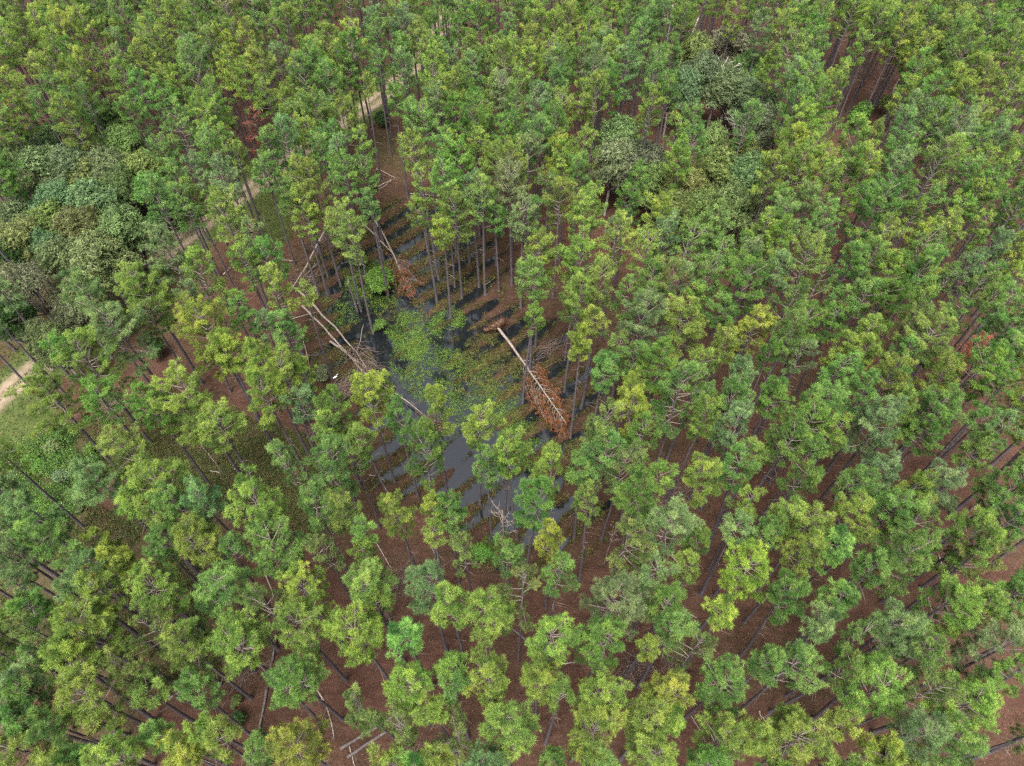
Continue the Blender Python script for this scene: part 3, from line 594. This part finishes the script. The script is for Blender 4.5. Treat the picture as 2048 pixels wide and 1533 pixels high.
# 1 the uprooted pine with orange needles
e, o0, Q = log('fallen_pine', [(993, 652), (1030, 700), (1075, 765), (1108, 812), (1134, 850)], .20, .04, M_PALE, 'uprooted pine with pale trunk, upturned root plate and orange needles lying in the pond', 'fallen pine', h=[.9, .8, .75, .6, .4], wob=.05)
rg = np.random.default_rng(3); ax = nrm(Q[-1]-Q[0]); sd_ = nrm(np.cross(ax, [0, 0, 1])); bm = MB(); nd = MB(); C = []; A = []
for q in range(50):
    t = rg.uniform(.42, .99) if q > 6 else rg.uniform(.36, .5); m = len(Q)-1; p = np.array([np.interp(t*m, np.arange(m+1), Q[:, i]) for i in range(3)])-o0
    sg = 1 if rg.random() < .38 else -1; l = np.interp(t, [.36, .6, 1], [4.4, 3.9, 1.5])*rg.uniform(.5, 1.1)
    if sg > 0: l *= .62
    S = np.linspace(0, 1, 6); out = -sd_*sg if ax[0]*sd_[1] > 0 else sd_*sg
    pt = p + ax*(l*(.35*S+.75*S*S))[:, None] + sd_*(sg*-1*l*(.85*S-.32*S*S))[:, None]; pt[:, 2] += .5*l*np.sin(S*2.2)*rg.uniform(0, .8) - .35*S; pt[:, 2] = np.maximum(pt[:, 2], -o0[2]+WATER+.05+o0[2]-o0[2])
    tube(bm, pt, np.linspace(.045, .014, 6), 4, cap=False)
    for s in np.linspace(.55, 1, 6):
        b0 = np.array([np.interp(s, S, pt[:, i]) for i in range(3)])
        for _ in range(3):
            d = nrm(ax*.9+rg.normal(0, .55, 3)+np.array([0, 0, -.1])); tl = rg.uniform(.2, .6); c2 = b0+d*tl; tube(bm, [b0, c2], [.012, .006], 3, cap=False); C.append(c2); A.append(d)
bm.build('limbs', M_LIMB, e)
tufts(nd, np.array(C), np.array(A), 24, .30, .032, rg, rg.uniform(.0, 1.0, len(C)), spread=(5, 60)); o = nd.build('dead_needles', M_NEED, e); o.color = (.175, .078, .028, 1)
rp = MB()                                       # root plate: a thick bowl-shaped mat of soil with roots
u = np.linspace(0, 2*math.pi, 60, endpoint=False); rings = []
for j, (f, th_) in enumerate([(0, .3), (.25, .38), (.5, .3), (.8, .26), (1, .1), (1.02, -.05), (.75, -.2), (.4, -.3), (0, -.3)]):
    rr = 1.35*f*(1+.18*np.sin(u*3+1)+.1*np.sin(u*7)+.10*rg.normal(size=60))
    upv = nrm(np.array([0, 0, 1.0])+ax*.15)
    rings.append(sd_*(np.cos(u)*rr)[:, None] + upv*(np.sin(u)*rr*.62)[:, None] - ax*(th_*-1+.11*rg.normal(size=60))[:, None])
V = np.concatenate(rings)+np.array([0, 0, .05]); F = []
for j in range(8):
    for q in range(60):
        a_, b_, c_, d_ = j*60+q, j*60+(q+1) % 60, (j+1)*60+(q+1) % 60, (j+1)*60+q; F += [(a_, b_, c_), (a_, c_, d_)]
rp.add(V, F)
for q in range(420):
    an = rg.uniform(0, 6.28); f = rg.uniform(.3, 1.0); b0 = sd_*math.cos(an)*1.4*f + np.array([0, 0, 1])*math.sin(an)*.9*f - ax*rg.uniform(-.3, .3)
    dd = nrm(sd_*math.cos(an)+np.array([0, 0, 1])*math.sin(an)*.8-ax*rg.uniform(-.2, .9)+rg.normal(0, .3, 3)); l = rg.uniform(.2, .95)
    tube(rp, [b0, b0+dd*l*.5+rg.normal(0, .06, 3), b0+dd*l], [.03, .02, .006], 3, cap=False)
rp.build('root_plate', M_SOIL, e)
# 2 other fallen pines in the pond
def with_dead_tip(e, o0, Q, n, l0, colr, seed, bf=.7, name='dead_needles'):
    rg = np.random.default_rng(seed); ax = nrm(Q[-1]-Q[-4]); C = []; A = []; bm = MB(); m = len(Q)-1
    for q in range(n):
        t = rg.uniform(bf, 1); p = np.array([np.interp(t*m, np.arange(m+1), Q[:, i]) for i in range(3)])-o0
        d = nrm(ax*rg.uniform(.5, 1.2)+rg.normal(0, .7, 3)+np.array([0, 0, .1])); d[2] = abs(d[2])*.5; l = l0*rg.uniform(.4, 1.1)
        k_ = p+d*l*.6; e_ = p+d*l+ax*.35*l; e_[2] = max(e_[2]-.25*l, 0); tube(bm, [p, k_, e_], [.03, .02, .008], 3, cap=False)
        for _ in range(5):
            c = k_+(e_-k_)*rg.uniform(0, 1)+rg.normal(0, .22, 3); c[2] = max(c[2], .03); tube(bm, [k_, c], [.012, .006], 3, cap=False); C.append(c); A.append(nrm(ax+rg.normal(0, .6, 3)))
    bm.build('limbs', M_TWIG, e); nd = MB(); tufts(nd, np.array(C), np.array(A), 26, .26, .034, rg, rg.uniform(.1, .9, len(C)), spread=(5, 60)); o = nd.build(name, M_NEED, e); o.color = (*colr, 1)
e, o0, Q = log('fallen_pine', [(735, 420), (768, 470), (790, 515), (812, 570)], .17, .05, M_PALE, 'fallen pine with orange-brown tip at the pond\'s upper end, longer of the two', 'fallen pine', h=[.6, .9, 1.0, .9], seed=2)
with_dead_tip(e, o0, Q, 60, 2.6, (.19, .085, .032), 5, .66)
e, o0, Q = log('fallen_pine', [(724, 447), (745, 465), (787, 508)], .12, .06, M_PALE, 'thin bowed bare trunk meeting the longer fallen pine at the pond\'s upper end', 'fallen pine', h=[.6, .9, .8], seed=3)
log('fallen_pine', [(592, 577), (624, 607), (668, 653), (712, 704), (742, 750)], .17, .06, M_PALE, 'upper of the two parallel grey trunks fallen across the left of the pond', 'fallen pine', h=[.5, .6, .6, .6, .5], branches=60, seed=4, blen=2.7, bfrom=.7)
e, o0, Q = log('fallen_pine', [(604, 612), (646, 654), (690, 702), (732, 752), (785, 783), (826, 812), (878, 858)], .16, .04, M_PALE, 'longest pale trunk fallen across the pond with rusty tip behind a pine crown', 'fallen pine', h=[.5, .5, .5, .6, .6, .6, .6], branches=24, seed=5, blen=1.6)
with_dead_tip(e, o0, Q, 20, 1.2, (.18, .085, .04), 6, .86)
log('fallen_pine', [(660, 683), (690, 705), (728, 735), (742, 752)], .17, .08, M_PALE, 'short grey trunk fallen beside the two parallel trunks in the pond', 'fallen pine', h=[.4]*4, branches=30, seed=6, blen=1.7, bfrom=.75)
log('fallen_pine', [(658, 452), (640, 480), (612, 535), (573, 592)], .13, .07, M_PALE, 'pale thin trunk leaning down-left through trunks beside the pond', 'fallen pine', h=[2.6, 2.0, 1.2, .4], branches=10, seed=7)
log('fallen_pine', [(636, 527), (612, 550), (588, 574)], .11, .06, M_GREY, 'short thin trunk crossing below the leaning pale trunk', 'log', h=[.6, .5, .4], branches=6, seed=8)
LOGS = [
 ([(752,338),(772,346),(790,356)], .09, 'W', 'upper of the pale sticks above the pond'), ([(755,374),(772,366),(788,358)], .09, 'W', 'middle pale stick of the pile above the pond'),
 ([(746,384),(764,376),(782,363)], .11, 'P', 'lowest and thickest pale log of the pile above the pond'), ([(820,388),(845,390),(872,392)], .11, 'W', 'level white log above the flooded ridges'),
 ([(709,389),(720,388),(732,388)], .08, 'W', 'short white log left of the flooded ridges'), ([(823,352),(835,346),(848,340)], .08, 'W', 'short pale log above the level white log'),
 ([(680,1498),(760,1447),(830,1400),(878,1368)], .19, 'G', 'upper of two parallel grey logs at the bottom edge'), ([(694,1515),(760,1472),(830,1428),(919,1370)], .19, 'G', 'lower of two parallel grey logs at the bottom edge'),
 ([(634,1380),(652,1408),(661,1440),(668,1475)], .09, 'W', 'peeling white log curving down the lower litter'), ([(699,1492),(703,1510),(710,1535)], .08, 'W', 'thin white log at the bottom edge beside the parallel logs'),
 ([(563,1228),(552,1275),(540,1337)], .2, 'G', 'upper dark half of the long fallen trunk at lower left'), ([(534,1372),(522,1440),(510,1505)], .18, 'G', 'lower dark half of the long fallen trunk at lower left'),
 ([(531,1150),(543,1180),(552,1207)], .09, 'W', 'thin white log pointing at the long dark trunk'), ([(1334,1210),(1362,1222),(1394,1236)], .10, 'W', 'short bright white log on red litter, lower right of pond'),
 ([(1386,1257),(1408,1278),(1434,1305)], .09, 'P', 'cracked brown log below the bright white log'), ([(1254,1322),(1280,1328),(1304,1336)], .08, 'G', 'thin grey log between crowns at bottom centre'),
 ([(1124,1327),(1137,1326),(1150,1326)], .09, 'W', 'small level white log between bottom-centre crowns'), ([(1024,1258),(1075,1302),(1134,1357)], .15, 'G', 'upper part of the long diagonal grey log at bottom centre'),
 ([(1180,1405),(1215,1432),(1249,1462)], .12, 'G', 'lower part of the long diagonal grey log at bottom centre'), ([(1381,1430),(1393,1450),(1404,1465)], .07, 'P', 'thin tan stick on litter near the bottom, right of centre'),
 ([(1519,1422),(1524,1431),(1530,1442)], .09, 'W', 'stubby white log near the bottom edge, right of centre'), ([(1341,1110),(1358,1132),(1377,1153)], .08, 'W', 'mottled white log below a pale pine right of the pond'),
 ([(684,1045),(670,1066),(655,1085)], .09, 'G', 'grey log end above a white log, below the pond\'s left'), ([(652,1092),(642,1105),(632,1117)], .12, 'W', 'white log with peeled bark below the pond\'s left'),
 ([(744,1072),(762,1102),(782,1137)], .08, 'W', 'long thin white log on bare litter below the pond'), ([(864,1095),(875,1120),(887,1147)], .08, 'P', 'thin pale log among stems below the pond'),
 ([(402,890),(422,916),(440,940)], .08, 'P', 'thin pale log in the herb patch left of the pond'), ([(420,942),(433,945),(446,948)], .12, 'W', 'splintered white log in the herb patch'),
 ([(462,934),(474,940),(484,946)], .09, 'W', 'small peeled log right of the splintered white log'), ([(208,1096),(222,1085),(238,1072)], .12, 'G', 'short dark log at lower left beside a yellowish pine'),
 ([(72,1112),(84,1111),(96,1106)], .08, 'W', 'small pale log near the lower left edge'), ([(149,1138),(160,1138),(171,1138)], .07, 'W', 'tiny level white log at lower left'),
 ([(247,803),(265,811),(283,821)], .10, 'P', 'pale log on brush right of the sandy track'), ([(280,1239),(297,1237),(316,1236)], .10, 'W', 'level white log on litter at lower left'),
 ([(337,1397),(370,1376),(405,1352)], .11, 'P', 'pale slanting log on litter at lower left'), ([(234,1168),(239,1161),(244,1155)], .10, 'W', 'short peeled log beside a dark trunk at lower left'),
 ([(446,550),(453,543),(461,536)], .10, 'W', 'broken white log beside the pines left of the pond'), ([(602,656),(612,700),(621,746)], .09, 'P', 'thin reddish log standing out on litter left of the pond'),
 ([(575,641),(610,631),(646,623)], .10, 'P', 'pale log crossing the head of the parallel trunks'), ([(572,716),(605,713),(640,710)], .07, 'P', 'thin level stick left of the pond'),
 ([(562,521),(574,521),(588,521)], .07, 'W', 'small white stick at the upper left pond shore'), ([(972,569),(990,556),(1004,542)], .06, 'P', 'thin stick on the brown ridge right of the upper pond'),
 ([(1713,125),(1724,136),(1734,149)], .10, 'G', 'grey log lying in the upper right clearing'), ([(1877,1110),(1883,1126),(1889,1143)], .12, 'P', 'pale broken stem near the right edge'),
 ([(738,950),(748,952),(762,950)], .07, 'W', 'white stick in the left of the lower pond'), ([(727,650),(716,700),(692,766)], .06, 'P', 'thin bare pole crossing under the parallel trunks'),
 ([(1901,956),(1908,960),(1915,963)], .07, 'W', 'tiny white stick on litter near the right edge'), ([(1290,885),(1278,925),(1265,960)], .07, 'P', 'thin pale fallen stem on litter right of the pond')]
MK = {'W': M_WHITE, 'P': M_PALE, 'G': M_GREY}
for i, (pts, r, m_, lb) in enumerate(LOGS):
    n = len(pts); log('fallen_log', pts, r*.8, r*.45, MK[m_], lb, 'log', seed=20+i, wob=.10, branches=(7 if r > .1 else 4), group='fallen logs and sticks', blen=.8, bfrom=.3)
# standing snags: broken stems and dead trees
def snag(px, py, h, r, mat, label, nb=0, lean=(0, 0), forks=0, seed=0, cat='dead tree', spread=1.0, bz=.6):
    rg = np.random.default_rng(900+seed); p = gpt(px, py); mat = M_SNAG if mat is M_WHITE else mat; e = empty('dead_tree', p); tag(e, label, cat, 'standing dead trees')
    b = MB(); top = np.array([lean[0], lean[1], h]); Z = np.linspace(0, 1, 9); pt = Z[:, None]*top + np.stack([.12*np.sin(Z*5+seed)*Z, .12*np.cos(Z*4)*Z, 0*Z], 1); pt[0, 2] = -.4
    tube(b, pt, np.linspace(r, r*.6 if not nb else r*.25, 9), 7)
    if not nb:
        for q in range(5):
            an = q*1.3; c = pt[-1]+np.array([math.cos(an), math.sin(an), 0])*r*.3; tube(b, [c-np.array([0, 0, .2]), c+np.array([0, 0, rg.uniform(.1, .45)])], [r*.25, .01], 4)
    b.build('trunk', mat, e)
    for q in range(forks):
        fm = MB(); az = seed+q*2.6; p0 = top*(.55+.1*q); tube(fm, [p0, p0+np.array([math.cos(az)*.5, math.sin(az)*.5, 1.0]), p0+np.array([math.cos(az)*.9, math.sin(az)*.5, 2.6])], [r*.6, r*.45, .02], 5); fm.build('fork', mat, e)
    if nb:
        bm = MB()
        for q in range(nb):
            t = rg.uniform(bz, 1); p0 = t*top; az = q*2.4+rg.normal(0, .3); l = spread*rg.uniform(.5, 1.1)*(1.5-t)
            d = np.array([math.cos(az), math.sin(az), rg.uniform(.0, .6)]); k_ = p0+d*l*.5+rg.normal(0, .08*l, 3); e_ = p0+d*l+np.array([0, 0, .35*l])+rg.normal(0, .12*l, 3)
            tube(bm, [p0, k_, e_], [r*.28, r*.2, .012], 4)
            for _ in range(4):
                s = rg.uniform(.1, .9); b0 = k_+(e_-k_)*s; tube(bm, [b0, b0+(nrm(d)+rg.normal(0, .7, 3))*l*.35*rg.uniform(.5, 1.2)], [r*.12+.008, .006], 3, cap=False)
        bm.build('bare_branches', mat if mat is not M_BARK else M_LIMB, e)
    return e
snag(716, 630, 6.8, .17, M_GREY, 'tall broken grey stub standing in the middle of the pond', seed=1)
snag(937, 1082, 4.6, .13, M_GREY, 'taller of two broken stubs in the lower pond', seed=2); snag(947, 1058, 2.6, .12, M_GREY, 'shorter of two broken stubs in the lower pond', seed=3)
snag(1007, 1150, 15, .16, M_LIMB, 'bare reddish dead pine standing in the lower pond', nb=13, seed=4, spread=1.9, bz=.7)
snag(883, 383, 2.2, .1, M_PALE, 'small pale stub above the flooded ridges', seed=5)
snag(1320, 150, 12, .2, M_WHITE, 'white forked snag rising from the far right trees', forks=2, seed=6, lean=(.3, .3))
snag(1352, 150, 9.5, .17, M_WHITE, 'white leaning double snag right of the forked snag', forks=2, seed=7, lean=(2.2, 1.2))
snag(1413, 262, 11.5, .22, M_SNAG, 'grey dead oak with spreading bare branches, far right of centre', nb=26, seed=8, spread=3.2, bz=.68)
snag(1447, 345, 8.5, .18, M_OAKB, 'low grey dead crown between green pines, right of centre', nb=26, seed=9, spread=3.2, bz=.6)
snag(1372, 262, 8.2, .15, M_OAKB, 'small grey dead tree left of the spreading dead oak', nb=14, seed=10, spread=2.0)
snag(1766, 222, 4.5, .15, M_WHITE, 'white stub with two prongs in the upper right clearing', forks=2, seed=11)
snag(142, 694, 4.2, .08, M_PALE, 'thin pale stub on the track verge', seed=12); snag(1941, 1020, 2.6, .14, M_PALE, 'short broken stub near the right edge', seed=13)
snag(572, 545, 9, .09, M_GREY, 'thin leaning dead stem at the pond\'s upper left shore', seed=14, lean=(-.8, 1.0)); snag(1092, 1535, 3, .13, M_PALE, 'pale stub at the bottom edge', seed=15)
snag(1207, 1135, 10, .08, M_LIMB, 'thin twiggy dead sapling below the pond\'s right end', nb=10, seed=16, spread=1.0); snag(1852, 760, 9, .1, M_LIMB, 'grey leafless stem in the right-hand stand', nb=9, seed=17)
snag(1437, 905, 13.5, .1, M_PALE, 'tall pale bare stem leaning over litter right of the pond', seed=18, lean=(.4, .5), nb=5, spread=.6)
snag(1768, 1290, 9, .1, M_LIMB, 'bare dead stem over litter at lower right', nb=16, seed=19, spread=1.3, bz=.4)
# dead standing pines with rusty needles
def dead_pine(px, py, hc, R, label, seed, colr, tn=.9):
    p, t = at(px, py, hc); v = [q for q in VAR if q['sp']][seed % 6]; s = R/v['R']; e = empty('dead_pine', (p[0], p[1], ground_z(p[0], p[1]))); e.scale = (s, s, hc/16.2)
    tag(e, label, 'dead pine'); link(bpy.data.objects.new('trunk', v['tm']), e); c_ = link(bpy.data.objects.new('crown', v['cm']), e); c_.color = (*colr, 1)
dead_pine(512, 245, 11.5, 1.75, 'standing dead pine with rust red needles beside the sandy track', 1, (.25, .115, .075))
dead_pine(503, 290, 6.5, 1.0, 'lower rusty dead sapling just below the rust red pine', 3, (.30, .12, .075))
dead_pine(1932, 716, 15, 1.45, 'orange-topped dead pine among green crowns at the right edge', 2, (.28, .125, .07))
# brush piles
def brush(px, py, wp, label, seed, n=70):
    rg = np.random.default_rng(seed); p = gpt(px, py); R = wp/2/17; b = MB()
    for q in range(n):
        c = rg.normal(0, R*.4, 3); c[2] = abs(c[2])*.3; az = rg.normal(.9, .5); l = rg.uniform(.6, 1.5)*R*.7; d = np.array([math.cos(az), math.sin(az), rg.normal(0, .25)])
        k_ = c+rg.normal(0, .2, 3); a0, a1 = c-d*l, c+d*l; a0[2] = max(a0[2], .02); a1[2] = max(a1[2], .02); tube(b, [a0, k_, a1], [.012, .022, .008], 3, cap=False)
    o = b.build('brush_pile', M_TWIG); o.location = p; tag(o, label, 'brush pile', 'piles of dead branches')
brush(1103, 700, 70, 'brown dead branches heaped beside trunks at the right shore', 1, 110); brush(1349, 985, 75, 'brown brush pile on litter right of the pond', 2, 110)
brush(655, 480, 90, 'tangled dead branches at the pond\'s upper left', 3, 120); brush(610, 560, 60, 'dead twigs on the left shore near the leaning trunk', 4); brush(235, 815, 60, 'grey twigs under pines right of the sandy track', 5)
brush(795, 1165, 80, 'loose dead branches below the lower pond', 6, 100); brush(1345, 1310, 50, 'dead twigs between bottom crowns right of centre', 7); brush(690, 780, 60, 'fan of bare twigs where the parallel trunks end', 8, 90)
brush(1265, 1345, 60, 'spread of needles and twigs in the bottom-centre gap', 9, 70); brush(830, 1510, 60, 'dead branches at the bottom edge below the grey logs', 10, 70); brush(1840, 1275, 60, 'reddish brush under the right-hand pines', 11, 60)
brush(480, 1350, 50, 'dead twigs on litter beside the long dark trunk', 12, 50); brush(960, 505, 40, 'sparse twigs on the brown ridge in the upper pond', 13, 40)
# bird
def bird():
    p = gpt(673, 759, 0); p[2] = max(p[2], WATER); b = MB(); S = np.linspace(0, 1, 9)
    body = np.array([(-.42, 0, .42), (-.3, 0, .47), (-.15, 0, .52), (0, 0, .56), (.12, 0, .60), (.2, 0, .70), (.17, 0, .82), (.24, 0, .93), (.33, 0, .93), (.48, 0, .90)])
    tube(b, body*.9, np.array([.02, .07, .12, .13, .09, .05, .035, .045, .035, .006])*.9, 10)
    o = b.build('egret', M_EGR, smooth=True); o.location = p; o.rotation_euler = (0, 0, .5)
    tag(o, 'small white egret wading in the dark water at the left of the pond', 'bird')
    l = MB()
    for s in (-.05, .05): tube(l, [(0, s, .42), (.02, s, .25), (0, s, -.1)], [.01, .01, .01], 5)
    l.build('legs', M_TWIG, o)
M_EGR = woody('white_feathers', (.78, .78, .76), (.86, .86, .84), 8, 1, .6, .05)
bird()

# ---------------------------------------------------------------- low plants, grass, litter
def scatter_poly(pl, n, rg):
    lo, hi = pl.min(0), pl.max(0); Q = rg.uniform(lo, hi, (n*3, 2)); Q = Q[sdist(Q, pl) > 0]; return Q[:n]
def clumps(name, Q, rad, nleaf, leaf, colr, label, rg, height=.35, on_water=False, flat=.6, kind='stuff', cvar=.18, mat=None, asp=.6):
    k = len(Q); Z = np.maximum(terrain(Q), WATER+.01) if on_water else terrain(Q)
    C = np.repeat(np.concatenate([Q, Z[:, None]], 1), nleaf, 0); d = rg.normal(0, 1, (k*nleaf, 3)); r_ = np.repeat(rad*rg.uniform(.5, 1.3, k), nleaf)
    C[:, :2] += d[:, :2]*r_[:, None]*.5; C[:, 2] += np.abs(d[:, 2])*height*.5+.02
    Nn = np.stack([d[:, 0]*.5, d[:, 1]*.5, np.full(len(C), flat)], 1)+rg.normal(0, .3, (len(C), 3))
    b = MB(); tone = np.repeat(rg.uniform(.15, .85, k), nleaf)+rg.normal(0, .12, k*nleaf); leaves(b, C, Nn, leaf, rg, np.clip(tone, 0, 1.1), asp=asp)
    cl = np.asarray(colr, float); cc = cl[rg.integers(0, len(cl), k)]*(1+rg.normal(0, cvar, (k, 1))); cc = np.clip(np.concatenate([cc, np.ones((k, 1))], 1), 0, 1)
    o = b.build(name, mat or M_TINT, tint=np.repeat(cc, nleaf*4, 0)); tag(o, label, kind=kind); return o
rg = np.random.default_rng(77)
# olive and brown marsh plants on the drowned ridges
Q = scatter_poly(POND, 44000, rg); Z = terrain(Q); EAST = (Q @ ru) > (at(955, 520)[0][:2] @ ru)
keep = (Z > WATER-.12) & (Z < np.where(EAST, WATER+.03, WATER+.30)) & ~(EAST & (rg.random(len(Q)) < .35)) & (vnoise(Q, .5)*.5+vnoise(Q, 1.6)*.4 > -.25); Q = Q[keep]
clumps('marsh_plants', Q, .34, 15, .11, [(.085, .072, .022), (.10, .055, .025), (.06, .08, .018), (.05, .045, .016), (.11, .12, .03)], 'olive and brown marsh plants growing along the flooded ridges', rg, .34, True, cvar=.35)
# bright green plants spreading over the open water
FL = [(poly([(690,545),(740,520),(795,522),(800,560),(790,590),(740,592),(700,575)]), 900), (poly([(772,655),(800,625),(835,618),(862,690),(850,715),(800,708)]), 1100), (poly([(858,650),(880,620),(915,606),(924,640),(900,672),(868,668)]), 650),
      (poly([(790,690),(870,690),(965,715),(1030,770),(1050,850),(1110,900),(1090,960),(1010,900),(900,830),(820,785),(780,740)]), 2300), (poly([(1005,860),(1055,845),(1095,905),(1070,935),(1030,925)]), 700),
      (poly([(690,540),(690,590),(760,625),(800,600),(720,560)]), 350), (poly([(955,1085),(1010,1060),(1020,1110),(985,1130),(950,1120)]), 350), (poly([(640,600),(700,600),(720,640),(660,660)]), 220)]
Qs = []
for pl, n in FL:
    q = scatter_poly(pl, n*2, rg); q = q[vnoise(q, .6)*.6+vnoise(q, 1.9)*.4 > -.22]; Qs.append(q[:n] + rg.normal(0, .35, (len(q[:n]), 2)))
clumps('floating_plants', np.concatenate(Qs), .36, 12, .10, [(.085, .165, .024), (.07, .14, .024), (.115, .175, .028)], 'bright green water plants spreading over the open pond', rg, .22, True, flat=.9, cvar=.28)
FO = [(poly([(880,735),(960,655),(1010,690),(1090,770),(1130,830),(1060,800),(960,790),(900,780)]), 3000), (poly([(620,690),(740,700),(760,760),(700,800),(640,790)]), 1500), (poly([(1080,900),(1170,870),(1180,930),(1130,960)]), 900), (poly([(820,470),(930,440),(980,500),(960,580),(880,590),(830,540)]), 1300), (poly([(720,600),(850,600),(860,640),(760,640)]), 500)]
Qs = [scatter_poly(pl, n, rg) for pl, n in FO]; Qs = np.concatenate(Qs); Qs = Qs[vnoise(Qs, .7)*.6+vnoise(Qs, 2)*.4 > -.15]
clumps('water_weeds', Qs, .34, 10, .10, [(.07, .085, .022), (.10, .088, .028), (.055, .095, .02), (.095, .055, .022), (.12, .14, .035)], 'olive brown weeds crowding the shaded pond water', rg, .2, True, flat=.9, cvar=.35)
# herb layer, thicket, oak understorey and scattered seedlings
Q2 = scatter_poly(HERB2, 16000, rg); Q2 = Q2[vnoise(Q2, .3)+.5*vnoise(Q2, .9) > -.35]
Q = np.concatenate([scatter_poly(HERB, 9000, rg), scatter_poly(OAKZ, 6000, rg), Q2])
clumps('undergrowth', Q, .40, 10, .14, [(.07, .092, .024), (.095, .10, .03), (.06, .10, .022), (.11, .085, .038)], 'dense olive herbs covering the ground left of the pond', rg, .45)
Q = scatter_poly(THICK, 7000, rg); Q = Q[vnoise(Q, .5)+.6*vnoise(Q, 1.3) > -.7]; hgt = .5+.6*sstep(vnoise(Q, .22)+.5)
o = clumps('thicket', Q, .5, 22, .13, [(.10, .19, .03), (.075, .15, .03), (.12, .18, .045), (.06, .14, .04)], 'bright green tangled thicket beside the sandy track', rg, 1.7, flat=.6, cvar=.3)
Q = rg.uniform((-70, 10), (80, 150), (60000, 2)); m_ = (vnoise(Q, .09)*.9-.30+.5*vnoise(Q, .35)*.5 > 0) & (sdist(Q, POND) < 0) & (roaddist(Q)[0] > 3); Q = Q[m_]
clumps('seedlings', Q, .35, 7, .12, [(.07, .085, .025), (.10, .085, .04), (.055, .09, .02), (.12, .08, .045)], 'scattered low seedlings and briars on the litter', rg, .4)
# verge grass as blades
Q = rg.uniform((-70, 10), (20, 150), (150000, 2)); rd2 = roaddist(Q)[0]; m_ = ((rd2 > 1.7) & (rd2 < 5.0)) | (rd2 < .45) | (sdist(Q, OPEN2) > 0) | (sdist(Q, VERGE) > 0); Q = Q[m_ & (rd2 > .01)]
k = len(Q); b = MB(); Z = terrain(Q); C = np.concatenate([Q, Z[:, None]], 1)
tufts(b, C, np.tile([0, 0, 1.0], (k, 1)), 5, .16, .05, rg, np.clip(.5+.35*vnoise(Q, .5), 0, 1), spread=(10, 75), shoot=.01)
cl = np.array([(.06, .10, .022), (.09, .11, .032), (.05, .085, .02)])[rg.integers(0, 3, k)]; o = b.build('grass', M_TINT, tint=np.repeat(np.concatenate([cl, np.ones((k, 1))], 1), 20, 0)); tag(o, 'short green grass along the sandy track', kind='stuff')
# twigs, cones and bark bits lying on the litter
Q = rg.uniform((-75, 8), (85, 150), (15000, 2)); Q = Q[(roaddist(Q)[0] > 3) & (terrain(Q) > WATER)]; k = len(Q); Z = terrain(Q); az = rg.uniform(0, 6.28, k); l = rg.gamma(1.6, .22, k)+.1
a0 = np.stack([Q[:, 0]-np.cos(az)*l, Q[:, 1]-np.sin(az)*l, Z+.03], 1); a1 = np.stack([Q[:, 0]+np.cos(az)*l, Q[:, 1]+np.sin(az)*l, Z+.03+rg.uniform(0, .12, k)], 1)
sd2 = np.stack([-np.sin(az), np.cos(az), 0*az], 1)*rg.uniform(.008, .022, (k, 1)); up = np.array([0, 0, .03])
V = np.stack([a0-sd2, a0+sd2, a0+up, a1], 1).reshape(-1, 3); i = np.arange(k)*4; F = np.stack([np.stack([i, i+3, i+2], 1), np.stack([i+1, i+2, i+3], 1), np.stack([i, i+1, i+3], 1)], 1).reshape(-1, 3)
b = MB(); b.add(V, F); o = b.build('fallen_twigs', M_TWIG); tag(o, 'small dead twigs strewn over the pine litter', kind='stuff')
Q = rg.uniform((-60, 8), (75, 110), (60000, 2)); Q = Q[(roaddist(Q)[0] > 3) & (terrain(Q) > WATER+.05)]
clumps('needle_litter', Q, .5, 3, .16, [(.14, .066, .045), (.05, .025, .018), (.22, .13, .09), (.10, .05, .035)], 'reddish fallen needles and bark flakes on the floor', rg, .05, flat=1.5, asp=.25)
